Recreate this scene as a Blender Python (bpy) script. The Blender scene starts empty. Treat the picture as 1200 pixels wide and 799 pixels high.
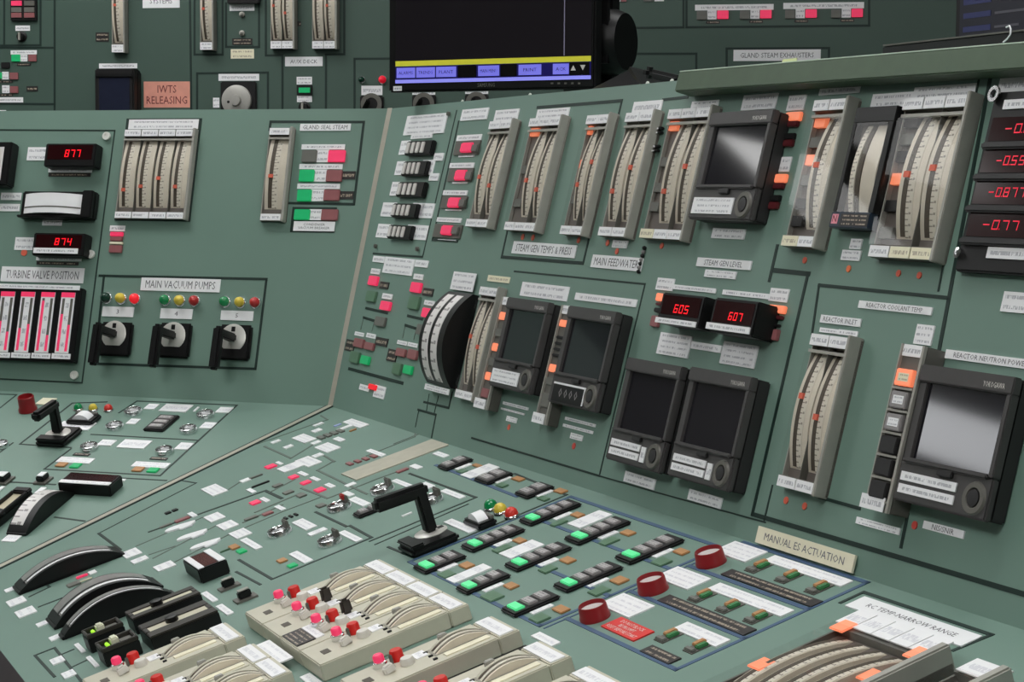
import bpy, bmesh, math, random
from mathutils import Vector, Matrix
random.seed(7)
C = bpy.context.scene.collection
RAD = math.pi/180

# ---------------------------------------------------------------- camera
FPX, CX, CY = 2228.0, 600.0, 399.5          # focal length in pixels of a 1200x799 frame
CAMZ = 1.44
pitch, roll = 4.58*RAD, 0.44*RAD
R0 = Vector((1, 0, 0)); FW = Vector((0, math.cos(pitch), -math.sin(pitch))); U0 = Vector((0, math.sin(pitch), math.cos(pitch)))
RT = R0*math.cos(roll) + U0*math.sin(roll); UP = U0*math.cos(roll) - R0*math.sin(roll)
CAM = Vector((0, 0, CAMZ))
cd = bpy.data.cameras.new('camera'); cam = bpy.data.objects.new('camera', cd); C.objects.link(cam)
cd.sensor_fit = 'HORIZONTAL'; cd.sensor_width = 36; cd.lens = FPX/1200*36; cd.clip_start = .05
m = Matrix((RT, UP, -FW)).transposed().to_4x4(); m.translation = CAM; cam.matrix_world = m
bpy.context.scene.camera = cam

# ---------------------------------------------------------------- world, exposure (the ceiling lights come with the room below)
w = bpy.data.worlds.new('world'); bpy.context.scene.world = w; w.use_nodes = True
w.node_tree.nodes['Background'].inputs[0].default_value = (.9, .95, 1, 1)
w.node_tree.nodes['Background'].inputs[1].default_value = .02
vs = bpy.context.scene.view_settings
vs.view_transform = 'Standard'; vs.look = 'None'; vs.gamma = 1; vs.use_curve_mapping = False
vs.exposure = 0.0
LAMP_POWER = 60.0

# ---------------------------------------------------------------- planes of the place
def ray(x, y): return FW + RT*((x-CX)/FPX) - UP*((y-CY)/FPX)
Z = Vector((0, 0, 1))
hh = lambda a: Vector((math.cos(a), -math.sin(a), 0))
nn = lambda a: Vector((math.sin(a), math.cos(a), 0))
YA, YB, AL, BE, YR = 18.3*RAD, 65.3*RAD, 14.24*RAD, 17.05*RAD, 11.08*RAD
P0 = CAM + ray(388, 476)*3.70              # where the two desks and the two upright panels meet
class Plane:
    def __init__(s, h, u, o):
        s.h, s.u, s.o = h.normalized(), u.normalized(), o; s.n = s.h.cross(s.u)
        s.m = Matrix((s.h, s.u, s.n)).transposed().to_4x4(); s.rot = s.m.to_euler()
    def w(s, h, u, z=0): return s.o + s.h*h + s.u*u + s.n*z
PL = {
 'A': Plane(hh(YA), nn(YA)*math.sin(AL)+Z*math.cos(AL), P0),
 'B': Plane(hh(YB), nn(YB)*math.sin(AL)+Z*math.cos(AL), P0),
 'C': Plane(hh(YA), nn(YA)*math.cos(BE)+Z*math.sin(BE), P0),
 'D': Plane(hh(YB), nn(YB)*math.cos(BE)+Z*math.sin(BE), P0),
 'R': Plane(hh(YR), Z, CAM + ray(300, 60)*5.3),
}
UT = .600                                   # height of the upright panels along their slope
def px(k, x, y, off=0):
    p = PL[k]; r = ray(x, y); o = p.o + p.n*off
    q = CAM + r*((o-CAM).dot(p.n)/r.dot(p.n)) - o
    return q.dot(p.h), q.dot(p.u)
def RC(k, x0, y0, x1, y1, off=0):
    a, b = px(k, x0, y0, off); c, d = px(k, x1, y1, off)
    return (min(a, c), max(a, c), min(b, d), max(b, d))
def mpp(k, x, y):                           # metres per pixel at a point of a plane
    h, u = px(k, x, y); return (PL[k].w(h, u)-CAM).dot(FW)/FPX
topB = PL['B'].w(0, UT)
PL['T'] = Plane(hh(YB), Z, topB + nn(YB)*.09)     # upright plane on the console top, behind its front edge
PL['M'] = Plane(hh(28*RAD), Z, CAM + ray(575, 107)*3.52)

# ---------------------------------------------------------------- materials
MATS = {}
def srgb(c):
    return tuple(((v/255+.055)/1.055)**2.4 if v > 10 else v/255/12.92 for v in c)
def newmat(name):
    mt = bpy.data.materials.new(name); mt.use_nodes = True
    return mt, mt.node_tree, mt.node_tree.nodes['Principled BSDF']
def mat(name, col, rough=.5, metal=0, emit=0, ecol=None, var=.06, scale=40, spec=.5, coat=0):
    if name in MATS: return MATS[name]
    mt, t, b = newmat(name); c = srgb(col)
    n = t.nodes.new('ShaderNodeTexNoise'); n.inputs['Scale'].default_value = scale; n.inputs['Detail'].default_value = 3
    tc = t.nodes.new('ShaderNodeTexCoord'); t.links.new(tc.outputs['Object'], n.inputs['Vector'])
    r = t.nodes.new('ShaderNodeValToRGB'); t.links.new(n.outputs['Fac'], r.inputs[0])
    r.color_ramp.elements[0].position = .3; r.color_ramp.elements[1].position = .7
    r.color_ramp.elements[0].color = tuple(v*(1-var) for v in c)+(1,)
    r.color_ramp.elements[1].color = tuple(min(1, v*(1+var)) for v in c)+(1,)
    t.links.new(r.outputs[0], b.inputs['Base Color'])
    b.inputs['Roughness'].default_value = rough; b.inputs['Metallic'].default_value = metal
    b.inputs['Specular IOR Level'].default_value = spec; b.inputs['Coat Weight'].default_value = coat
    if emit:
        e = srgb(ecol or col); b.inputs['Emission Color'].default_value = e+(1,); b.inputs['Emission Strength'].default_value = emit
        mt.cycles.emission_sampling = 'NONE'
    MATS[name] = mt; return mt
def printmat(name, base, ink, rows, mar=.08, dens=.47):
    """plate with rows of small print: flat lettering only"""
    if name in MATS: return MATS[name]
    mt, t, b = newmat(name); N = t.nodes.new; Lk = t.links.new
    tc = N('ShaderNodeTexCoord'); sg = N('ShaderNodeSeparateXYZ'); Lk(tc.outputs['Generated'], sg.inputs[0])
    so = N('ShaderNodeSeparateXYZ'); Lk(tc.outputs['Object'], so.inputs[0])
    oi = N('ShaderNodeObjectInfo')
    def M(op, a, b_, c=None):
        q = N('ShaderNodeMath'); q.operation = op
        for i, v in enumerate((a, b_, c)):
            if v is None: continue
            if isinstance(v, (int, float)): q.inputs[i].default_value = v
            else: Lk(v, q.inputs[i])
        return q.outputs[0]
    gy = M('MULTIPLY', sg.outputs[1], rows); fy = M('FRACT', gy, 0); fl = M('FLOOR', gy, 0)
    row = M('MULTIPLY', M('GREATER_THAN', fy, .30), M('LESS_THAN', fy, .66))
    cb = N('ShaderNodeCombineXYZ'); Lk(M('MULTIPLY', so.outputs[0], 520), cb.inputs[0])
    Lk(M('ADD', M('MULTIPLY', fl, 7.3), M('MULTIPLY', oi.outputs['Random'], 50)), cb.inputs[1])
    Lk(M('MULTIPLY', so.outputs[1], 160), cb.inputs[2])
    nz = N('ShaderNodeTexNoise'); nz.inputs['Scale'].default_value = 1; nz.inputs['Detail'].default_value = 1; Lk(cb.outputs[0], nz.inputs['Vector'])
    ch = M('GREATER_THAN', nz.outputs['Fac'], dens)
    ed = M('MULTIPLY', M('GREATER_THAN', sg.outputs[0], mar), M('LESS_THAN', sg.outputs[0], 1-mar))
    up = M('GREATER_THAN', sg.outputs[2], .9)
    f = M('MULTIPLY', M('MULTIPLY', M('MULTIPLY', row, ch), ed), up)
    mx = N('ShaderNodeMix'); mx.data_type = 'RGBA'
    mx.inputs[6].default_value = srgb(base)+(1,); mx.inputs[7].default_value = srgb(ink)+(1,)
    Lk(f, mx.inputs[0]); Lk(mx.outputs[2], b.inputs['Base Color']); b.inputs['Roughness'].default_value = .45
    MATS[name] = mt; return mt
def scalemat(name, base, ink, ticks):
    if name in MATS: return MATS[name]
    mt, t, b = newmat(name); N = t.nodes.new; Lk = t.links.new
    tc = N('ShaderNodeTexCoord'); sg = N('ShaderNodeSeparateXYZ'); Lk(tc.outputs['Generated'], sg.inputs[0])
    def M(op, a, b_):
        q = N('ShaderNodeMath'); q.operation = op
        for i, v in enumerate((a, b_)):
            if isinstance(v, (int, float)): q.inputs[i].default_value = v
            else: Lk(v, q.inputs[i])
        return q.outputs[0]
    f1 = M('MULTIPLY', M('LESS_THAN', M('FRACT', M('MULTIPLY', sg.outputs[1], ticks), 0), .22), M('LESS_THAN', sg.outputs[0], .45))
    f2 = M('MULTIPLY', M('LESS_THAN', M('FRACT', M('MULTIPLY', sg.outputs[1], ticks*.5), 0), .2), M('MULTIPLY', M('GREATER_THAN', sg.outputs[0], .5), M('LESS_THAN', sg.outputs[0], .8)))
    f = M('MULTIPLY', M('MAXIMUM', f1, f2), .75)
    mx = N('ShaderNodeMix'); mx.data_type = 'RGBA'
    mx.inputs[6].default_value = srgb(base)+(1,); mx.inputs[7].default_value = srgb(ink)+(1,)
    Lk(f, mx.inputs[0]); Lk(mx.outputs[2], b.inputs['Base Color']); b.inputs['Roughness'].default_value = .5
    MATS[name] = mt; return mt
def panemat(name, tint=(1, 1, 1), refl=.06):
    if name in MATS: return MATS[name]
    mt, t, b = newmat(name); t.nodes.remove(b); N = t.nodes.new
    tr = N('ShaderNodeBsdfTransparent'); tr.inputs[0].default_value = tint+(1,)
    gl = N('ShaderNodeBsdfGlossy'); gl.inputs['Roughness'].default_value = .03
    mx = N('ShaderNodeMixShader'); mx.inputs[0].default_value = refl; t.links.new(tr.outputs[0], mx.inputs[1]); t.links.new(gl.outputs[0], mx.inputs[2])
    t.links.new(mx.outputs[0], t.nodes['Material Output'].inputs[0]); MATS[name] = mt; return mt

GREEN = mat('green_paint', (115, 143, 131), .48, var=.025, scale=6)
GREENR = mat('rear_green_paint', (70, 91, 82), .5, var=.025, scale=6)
LINE = mat('dark_green_line', (20, 44, 38), .55)
GLINE = mat('grey_mimic_line', (96, 108, 100), .55)
BLUE = mat('blue_line', (66, 92, 124), .5)
WHITE = mat('white_plate', (246, 246, 248), .45, var=.02)
CREAM = mat('cream_plate', (240, 234, 208), .45, var=.03)
BLACK = mat('black_plastic', (17, 17, 18), .42, spec=.35)
BLACKM = mat('black_metal', (27, 26, 27), .5, spec=.35)
CHAR = mat('charcoal_plastic', (72, 70, 70), .5)
CHARD = mat('dark_charcoal_plastic', (44, 43, 44), .5)
GREY = mat('grey_metal', (166, 164, 156), .45, metal=.1)
GREYD = mat('dark_grey_metal', (104, 102, 96), .5, metal=.1)
SMOKE = mat('smoky_brown_back', (112, 104, 98), .5)
SCREAM = mat('cream_drum', (226, 216, 198), .5, var=.05)
SLOT = mat('dark_slot', (84, 74, 62), .6)
CHROME = mat('chrome', (232, 232, 234), .2, metal=1, var=.02)
ALU = mat('aluminium_strip', (190, 184, 170), .4, metal=.3)
BEIGE = mat('beige_case', (202, 198, 180), .5, var=.03)
REDCAP = mat('red_plastic', (214, 42, 36), .35)
DRED = mat('dark_red_ring', (142, 26, 32), .35)
ORG = mat('orange_lamp_lit', (240, 150, 116), .4, emit=.55, ecol=(255, 134, 92))
ORGD = mat('orange_dot', (226, 104, 80), .5)
PINK = mat('pink_lamp_lit', (220, 70, 110), .4, emit=.42, ecol=(250, 40, 90))
REDL = mat('red_lamp_lit', (225, 50, 60), .3, emit=.45, ecol=(255, 25, 40))
REDD = mat('red_lens_unlit', (156, 98, 100), .35)
REDK = mat('dark_red_lens', (96, 36, 40), .3)
GRNL = mat('green_lamp_lit', (40, 170, 110), .3, emit=.2, ecol=(20, 200, 110))
GRNB = mat('green_key_lit', (110, 226, 160), .4, emit=.32, ecol=(70, 235, 145))
GRND = mat('green_lens_unlit', (96, 130, 104), .35)
GRNO = mat('green_glass_dark', (14, 54, 40), .15)
GRNDOME = mat('green_dome_lit', (16, 124, 70), .12, emit=.04, ecol=(20, 220, 120), spec=.8)
YEL = mat('yellow_lens', (226, 202, 74), .3)
BROWN = mat('amber_lens_unlit', (190, 140, 92), .4)
GREYL = mat('grey_lens', (112, 112, 106), .4)
KEY = mat('grey_key', (150, 146, 146), .45)
SALMON = mat('salmon_paper', (228, 158, 140), .7)
REDTAG = mat('red_tag', (224, 50, 46), .5)
INK = mat('ink', (104, 104, 110), .6)
INKW = mat('white_ink', (225, 220, 215), .6)
INKR = mat('maroon_ink', (110, 34, 40), .6)
LED = mat('red_led', (255, 30, 44), .4, emit=.95, ecol=(255, 10, 30))
LEDBACK = mat('led_window', (40, 8, 12), .12)
NAVY = mat('navy_tag', (36, 50, 66), .4)
SCREEN = mat('screen_off', (16, 14, 16), .25)
GLASSD = mat('dark_window_glass', (36, 35, 40), .06, spec=.6)
PANE = panemat('clear_cover', (.97, .97, .97), .02)
PAPER = mat('chart_paper', (96, 96, 106), .6)
CLEARL = mat('clear_lens', (168, 170, 168), .12, spec=.8)
def PW(rows): return printmat('white_print_%d' % rows, (246, 246, 248), (194, 194, 200), rows)
def PF(rows): return printmat('faint_print_%d' % rows, (246, 246, 248), (222, 222, 228), rows)
def PC(rows): return printmat('cream_print_%d' % rows, (240, 234, 206), (190, 180, 156), rows)
def PK(rows): return printmat('black_print_%d' % rows, (44, 40, 40), (170, 156, 138), rows)
SCW = scalemat('ivory_scale', (228, 220, 204), (120, 108, 94), 22)
SCB = scalemat('white_scale', (226, 222, 220), (120, 114, 114), 10)

# ---------------------------------------------------------------- mesh helpers
MESH = {}
def me_from(bm, key=None, smooth=False):
    me = bpy.data.meshes.new('m'); bm.to_mesh(me); bm.free()
    if smooth:
        for p in me.polygons: p.use_smooth = True
        me.set_sharp_from_angle(angle=.7)
    if key: MESH[key] = me
    return me
def box_me(w, h, d, mt, bev=0):
    key = ('b', round(w, 4), round(h, 4), round(d, 4), mt.name, bev)
    if key in MESH: return MESH[key]
    bm = bmesh.new(); bmesh.ops.create_cube(bm, size=1, matrix=Matrix.Diagonal((w, h, d, 1)))
    if bev: bmesh.ops.bevel(bm, geom=bm.edges[:], offset=min(bev, w*.3, h*.3, d*.4), segments=2, affect='EDGES')
    me = me_from(bm, key, bool(bev)); me.materials.append(mt); return me
def lathe_me(prof, mt, seg=20, key=None):
    key = ('l', tuple((round(a, 5), round(b, 5)) for a, b in prof), mt.name, seg)
    if key in MESH: return MESH[key]
    bm = bmesh.new(); rings = []
    for r, z in prof:
        if r < 1e-6: rings.append([bm.verts.new((0, 0, z))])
        else: rings.append([bm.verts.new((r*math.cos(2*math.pi*i/seg), r*math.sin(2*math.pi*i/seg), z)) for i in range(seg)])
    for a, b in zip(rings, rings[1:]):
        for i in range(seg):
            j = (i+1) % seg
            vsq = [a[i % len(a)], a[j % len(a)], b[j % len(b)], b[i % len(b)]]
            vv = []
            for v in vsq:
                if v not in vv: vv.append(v)
            if len(vv) > 2: bm.faces.new(vv)
    bmesh.ops.recalc_face_normals(bm, faces=bm.faces)
    me = me_from(bm, key, True); me.materials.append(mt); return me
def drum_me(w, L, s, mt, base=0, axis='u', seg=18, span=1, lift=0):
    """solid with an arched top: w wide, chord L, rise s above z=base; span trims the arc, lift raises it"""
    key = ('d', round(w, 4), round(L, 4), round(s, 5), mt.name, base, axis, span, lift)
    if key in MESH: return MESH[key]
    Rr = (L*L/4+s*s)/(2*s); a = math.asin(min(1, L/2/Rr)); prof = []; zc = base+s-Rr; Rr += lift
    for i in range(seg+1):
        t = (-a+2*a*i/seg)*span; prof.append((Rr*math.sin(t), zc+Rr*math.cos(t)))
    L = 2*Rr*math.sin(a*span)
    if base > 0: prof = [(-L/2, 0)]+prof+[(L/2, 0)]
    bm = bmesh.new()
    def V(x, u, z): return bm.verts.new((x, u, z) if axis == 'u' else (u, x, z))
    a_ = [V(-w/2, u, z) for u, z in prof]; b_ = [V(w/2, u, z) for u, z in prof]
    bm.faces.new(a_); bm.faces.new(b_)
    for i in range(len(prof)):
        j = (i+1) % len(prof); bm.faces.new((a_[i], a_[j], b_[j], b_[i]))
    bmesh.ops.recalc_face_normals(bm, faces=bm.faces)
    me = me_from(bm, key, True); me.materials.append(mt); return me
def bar_me(p0, p1, w0, t0, w1, t1, side, mt, bev=.003):
    """tapered square bar from p0 to p1"""
    p0, p1 = Vector(p0), Vector(p1); d = (p1-p0).normalized(); s = Vector(side); s = (s-d*s.dot(d)).normalized(); q = d.cross(s)
    bm = bmesh.new(); vv = []
    for p, ww, tt in ((p0, w0, t0), (p1, w1, t1)):
        vv.append([bm.verts.new(p+s*a*ww/2+q*b*tt/2) for a, b in ((-1, -1), (1, -1), (1, 1), (-1, 1))])
    bm.faces.new(vv[0]); bm.faces.new(vv[1])
    for i in range(4): bm.faces.new((vv[0][i], vv[0][(i+1) % 4], vv[1][(i+1) % 4], vv[1][i]))
    bmesh.ops.recalc_face_normals(bm, faces=bm.faces)
    if bev: bmesh.ops.bevel(bm, geom=bm.edges[:], offset=bev, segments=2, affect='EDGES')
    me = me_from(bm, None, True); me.materials.append(mt); return me
FONTM = {}
def text_me(body, wmax, hmax, mt):
    key = (body, round(wmax, 4), round(hmax, 4), mt.name)
    if key in FONTM: return FONTM[key]
    cu = bpy.data.curves.new('t', 'FONT'); cu.body = body; cu.align_x = 'CENTER'; cu.align_y = 'CENTER'; cu.size = 1; cu.resolution_u = 1
    o = bpy.data.objects.new('t', cu); C.objects.link(o); dg = bpy.context.evaluated_depsgraph_get()
    me = bpy.data.meshes.new_from_object(o.evaluated_get(dg)); bpy.data.objects.remove(o); bpy.data.curves.remove(cu)
    xs = [v.co.x for v in me.vertices]; ys = [v.co.y for v in me.vertices]
    if not xs: return None
    W, H = max(xs)-min(xs), max(ys)-min(ys); sy = hmax/H; sx = min(wmax/W, sy*1.15); sy = min(sy, sx*1.7)
    mxx, myy = (max(xs)+min(xs))/2, (max(ys)+min(ys))/2
    for v in me.vertices: v.co = ((v.co.x-mxx)*sx, (v.co.y-myy)*sy, 0)
    me.materials.clear(); me.materials.append(mt); FONTM[key] = me; return me
def link(name, data, parent=None, loc=(0, 0, 0), rot=None):
    o = bpy.data.objects.new(name, data); C.objects.link(o)
    if parent is not None: o.parent = parent
    o.location = loc
    if rot is not None: o.rotation_euler = rot
    return o
def tag(o, label, cat, group=None):
    o['label'] = label; o['category'] = cat
    if group: o['group'] = group
    return o

SEG = {'0': 'abcdef', '1': 'bc', '2': 'abged', '3': 'abgcd', '4': 'fgbc', '5': 'afgcd', '6': 'afgedc', '7': 'abc', '8': 'abcdefg', '9': 'abcdfg', '-': 'g', '.': '.'}
def seg7_me(body, w, h, mt):
    key = ('7', body, round(w, 4), round(h, 4), mt.name)
    if key in MESH: return MESH[key]
    n = sum(1 for c in body if c != '.'); cw = w/n; dw = cw*.68; th = min(dw*.2, h*.13); bm = bmesh.new(); x = -w/2+cw*.16
    B = {'a': (0, dw, h-th, h), 'g': (0, dw, h/2-th/2, h/2+th/2), 'd': (0, dw, 0, th), 'f': (0, th, h/2, h), 'b': (dw-th, dw, h/2, h), 'e': (0, th, 0, h/2), 'c': (dw-th, dw, 0, h/2), '.': (-cw*.22, -cw*.22+th, 0, th)}
    for c in body:
        for q in SEG[c]:
            a, b, c0, d = B[q]; bm.faces.new([bm.verts.new((x+p+(v-h/2)*.12, v-h/2, 0)) for p, v in ((a, c0), (b, c0), (b, d), (a, d))])
        if c != '.': x += cw
    me = me_from(bm, key); me.materials.append(mt); return me

class Thing:
    """a thing on plane k: an Empty at (h, u) that parents its parts; parts are given in plane coordinates"""
    def __init__(s, name, label, cat, k, h, u, group=None, z=0):
        s.k, s.h, s.u, s.z = k, h, u, z
        s.o = link(name, None, None, PL[k].w(h, u, z), PL[k].rot); s.o.empty_display_size = .01
        tag(s.o, label, cat, group); s.pos = {}
    def _add(s, name, me, h, u, z, parent=None, rot=None, label=None):
        p = parent or s.o; ph, pu, pz = s.pos.get(p.name, (s.h, s.u, s.z))
        o = link(name, me, p, (h-ph, u-pu, z-pz), rot); s.pos[o.name] = (h, u, z)
        if label: o['label'] = label
        return o
    def box(s, name, r, z0, z1, mt, bev=0, parent=None, label=None):
        h0, h1, u0, u1 = r
        return s._add(name, box_me(h1-h0, u1-u0, z1-z0, mt, bev), (h0+h1)/2, (u0+u1)/2, (z0+z1)/2, parent, None, label)
    def pbox(s, name, q, z0, z1, mt, bev=0, parent=None, label=None):
        return s.box(name, RC(s.k, *q, z1), z0, z1, mt, bev, parent, label)
    def lathe(s, name, h, u, z, prof, mt, seg=20, parent=None, label=None):
        return s._add(name, lathe_me(prof, mt, seg), h, u, z, parent, None, label)
    def text(s, body, r, z, mt, parent=None, name='lettering'):
        h0, h1, u0, u1 = r; me = text_me(body, h1-h0, u1-u0, mt)
        if me: return s._add(name, me, (h0+h1)/2, (u0+u1)/2, z, parent)
    def plate(s, q, z=0, rows=None, text=None, kind='w', name='nameplate', t=.0015, parent=None):
        """small printed plate given by two opposite corners in the picture"""
        r = RC(s.k, *q, z+t); return s.rplate(r, z, rows, text, kind, name, t, parent)
    def rplate(s, r, z=0, rows=None, text=None, kind='w', name='nameplate', t=.0015, parent=None):
        H = r[3]-r[2]; rows = rows if rows is not None else max(1, min(4, round(H/.011)))
        if text or rows == 0: mt = {'w': WHITE, 'c': CREAM, 'k': BLACK}[kind]
        else: mt = {'w': PF if s.k in 'CD' else PW, 'c': PC, 'k': PK}[kind](rows)
        o = s.box(name, r, z, z+t, mt, 0, parent)
        if text:
            dx, dy = (r[1]-r[0])*.06, H*.2
            s.text(text, (r[0]+dx, r[1]-dx, r[2]+dy, r[3]-dy), z+t+.0002, INKW if kind == 'k' else INK, s.o if parent is not None else o)
        return o
def sub(r, a, b, c, d):                      # fraction of a rectangle
    W, H = r[1]-r[0], r[3]-r[2]; return (r[0]+W*a, r[0]+W*b, r[2]+H*c, r[2]+H*d)

def plate(k, q, label, text=None, rows=None, kind='w', cat='nameplate', name='nameplate', t=.0018, z=0, group=None, mt=None, ink=None, margin=(.06, .2)):
    """free-standing printed plate: one mesh on its panel, lettering as a part"""
    r = RC(k, *q, z+t); H = r[3]-r[2]; W = r[1]-r[0]
    rows = rows if rows is not None else max(1, min(4, round(H/.011)))
    if mt is None:
        mt = {'w': WHITE, 'c': CREAM, 'k': BLACK}[kind] if (text or rows == 0) else {'w': PF if k in 'CD' else PW, 'c': PC, 'k': PK}[kind](rows)
    h, u = (r[0]+r[1])/2, (r[2]+r[3])/2
    o = link(name, box_me(W, H, t, mt), None, PL[k].w(h, u, z+t/2), PL[k].rot); tag(o, label, cat, group)
    if text:
        me = text_me(text, W*(1-2*margin[0]), H*(1-2*margin[1]), ink or (INKW if kind == 'k' else INK))
        link('lettering', me, o, (0, 0, t/2+.0002))
    return o

# ================================================================ the room
def struct(name, verts, faces, mt):
    me = bpy.data.meshes.new(name); me.from_pydata(verts, [], faces); me.materials.append(mt)
    o = link(name, me); o['kind'] = 'structure'; return o
def slab(name, x0, x1, y0, y1, z0, z1, mt):
    v = [(x, y, z) for x in (x0, x1) for y in (y0, y1) for z in (z0, z1)]
    return struct(name, v, [(0, 1, 3, 2), (4, 6, 7, 5), (0, 4, 5, 1), (2, 3, 7, 6), (0, 2, 6, 4), (1, 5, 7, 3)], mt)
WALLM = mat('wall_paint', (128, 128, 122), .8, var=.03, scale=2)
CEILM = mat('ceiling_tile', (206, 206, 200), .9, var=.03, scale=8)
FLOORM = mat('floor_vinyl', (84, 82, 78), .5, var=.06, scale=5)
CH = 3.0
slab('floor', -5, 5, -4, 7.5, -.1, 0, FLOORM)
slab('ceiling', -5, 5, -4, 7.5, CH, CH+.1, CEILM)
slab('wall_left', -5.1, -5, -4, 7.5, 0, CH, WALLM)
slab('wall_right', 5, 5.1, -4, 7.5, 0, CH, WALLM)
slab('wall_back', -5, 5, 7.5, 7.6, 0, CH, WALLM)
slab('wall_front', -5, 5, -4.1, -4, 0, CH, WALLM)
LAMPS = [(2.2, -1.6, .386, 'behind the viewer on the right'), (-1.4, .2, .472, 'above the viewer on the left'), (.4, 2.0, .136, 'above the right desk'), (-1.4, 3.6, .161, 'above the left upright panel'),
         (.4, 3.6, .091, 'behind the right upright panel'), (-3.2, 4.7, .051, 'far left of the aisle'), (-1.4, 4.7, .132, 'over the aisle before the rear panel'), (-4.3, 5.5, .08, 'in the back left corner')]
for xx, yy, pw, where in LAMPS:
    dm = bpy.data.materials.new('light_diffuser'); dm.use_nodes = True
    _b = dm.node_tree.nodes['Principled BSDF']; _b.inputs['Emission Color'].default_value = (1, 1, .99, 1); _b.inputs['Emission Strength'].default_value = LAMP_POWER*pw
    t = link('ceiling_light', None, None, (xx, yy, CH-.06))
    tag(t, 'white ceiling light ' + where, 'ceiling light', 'ceiling lights')
    me = box_me(1.16, .56, .02, WALLM).copy(); me.materials.clear(); me.materials.append(dm); link('diffuser', me, t, (0, 0, .035))
    for dx, dy, w_, h_ in ((0, .29, 1.22, .03), (0, -.29, 1.22, .03), (.595, 0, .03, .55), (-.595, 0, .03, .55)):
        link('frame', box_me(w_, h_, .05, WALLM), t, (dx, dy, .03))
wm = bpy.data.materials.new('added_panel_glow'); wm.use_nodes = True; _b = wm.node_tree.nodes['Principled BSDF']
_b.inputs['Emission Color'].default_value = (.95, .97, 1, 1); _b.inputs['Emission Strength'].default_value = 5.0
wo = slab('added_glow_panel', -4.999, -4.97, 4.2, 5.2, 2.2, 2.43, wm)  # unseen glowing panel with frame, added for the reflection in the right-hand recorder glass
for a, b, c, d in ((4.14, 4.2, 2.14, 2.49), (5.2, 5.26, 2.14, 2.49), (4.14, 5.26, 2.14, 2.2), (4.14, 5.26, 2.43, 2.49)):
    fo = slab('added_glow_panel_frame', -4.999, -4.95, a, b, c, d, WALLM); fo.parent = wo; del fo['kind']

# ================================================================ the console
A_, B_, C_, D_ = (PL[k] for k in 'ABCD')
def mit(p, q):
    d = p.n.cross(q.n); return d.dot(p.h)/d.dot(p.u), d.dot(q.h)/d.dot(q.u)
mA, mB = mit(A_, B_); mC, mD = mit(C_, D_)
HL, HR, DF = -1.9, 3.1, -.80
con = tag(link('control_console', None, None, (P0.x, P0.y, 0)), 'long green L-shaped control console with sloping desk and upright panels', 'control console')
def panel(name, k, poly, th=.012, mt=GREEN, parent=con):
    bm = bmesh.new(); a = [bm.verts.new((h, u, 0)) for h, u in poly]; b = [bm.verts.new((h, u, -th)) for h, u in poly]
    bm.faces.new(a); bm.faces.new(b[::-1])
    for i in range(len(a)): j = (i+1) % len(a); bm.faces.new((a[i], b[i], b[j], a[j]))
    bmesh.ops.recalc_face_normals(bm, faces=bm.faces)
    me = me_from(bm); me.materials.append(mt)
    return link(name, me, parent, PL[k].o-parent.location, PL[k].rot)
PA = panel('upright_panel', 'A', [(HL, 0), (0, 0), (mA*UT, UT), (HL, UT)])
PB = panel('upright_panel', 'B', [(0, 0), (HR, 0), (HR, UT), (mB*UT, UT)])
PC_ = panel('desk_panel', 'C', [(HL, 0), (0, 0), (mC*DF, DF), (HL, DF)])
PD = panel('desk_panel', 'D', [(0, 0), (HR, 0), (HR, DF), (mD*DF, DF)])
PA['label'] = 'left upright green panel'; PB['label'] = 'right upright green panel'
PC_['label'] = 'left green sloping desk'; PD['label'] = 'right green sloping desk'
def poly_part(name, verts, faces, mt):
    me = bpy.data.meshes.new(name); me.from_pydata([Vector(v)-con.location for v in verts], [], faces); me.materials.append(mt)
    return link(name, me, con)
tA, tM, tB = A_.w(HL, UT), A_.w(mA*UT, UT), B_.w(HR, UT)
bk = .34
bA, bB = tA+nn(YA)*bk, tB+nn(YB)*bk; bM = tM+(nn(YA)+nn(YB)).normalized()*bk/math.cos((YB-YA)/2)
dz = Vector((0, 0, -.012))
poly_part('top_deck', [tA, tM, tB, bB, bM, bA]+[v+dz for v in (tA, tM, tB, bB, bM, bA)], [(0, 1, 4, 5), (1, 2, 3, 4), (6, 11, 10, 7), (7, 10, 9, 8), (0, 6, 7, 1), (1, 7, 8, 2), (2, 8, 9, 3), (3, 9, 10, 4), (4, 10, 11, 5), (5, 11, 6, 0)], GREEN)
f0 = lambda v: Vector((v.x, v.y, 0))
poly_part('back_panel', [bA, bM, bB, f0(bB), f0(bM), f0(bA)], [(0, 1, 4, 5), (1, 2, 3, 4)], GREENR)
eC, eM, eD = C_.w(HL, DF), C_.w(mC*DF, DF), D_.w(HR, DF)
dn = Vector((0, 0, -.05))
oC, oD = -nn(YA)*.02, -nn(YB)*.02; oM = -(nn(YA)+nn(YB)).normalized()*.02
poly_part('desk_nosing', [eC, eM, eD, eC+oC+dn, eM+oM+dn, eD+oD+dn], [(0, 3, 4, 1), (1, 4, 5, 2)], mat('grey_brown_nosing', (78, 72, 74), .5))
poly_part('front_apron', [eC+dn, eM+dn, eD+dn, f0(eC), f0(eM), f0(eD)], [(0, 3, 4, 1), (1, 4, 5, 2)], mat('apron_paint', (40, 62, 54), .6))
def seam(name, d, L, k1, k2, w, mt, z=.0015, shift=0, parent=con):
    n = (PL[k1].n+PL[k2].n).normalized(); d = d.normalized(); s = d.cross(n)
    p0 = P0-con.location+n*z+s*shift; p1 = p0+d*L
    return link(name, bar_me(p0, p1, w, .003, w, .003, s, mt, 0), parent)
dAB = A_.h*mA+A_.u; dCD = -(C_.h*mC+C_.u)
dAB.normalized(); LAB = UT*dAB.length; LCD = -DF*dCD.length
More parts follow.
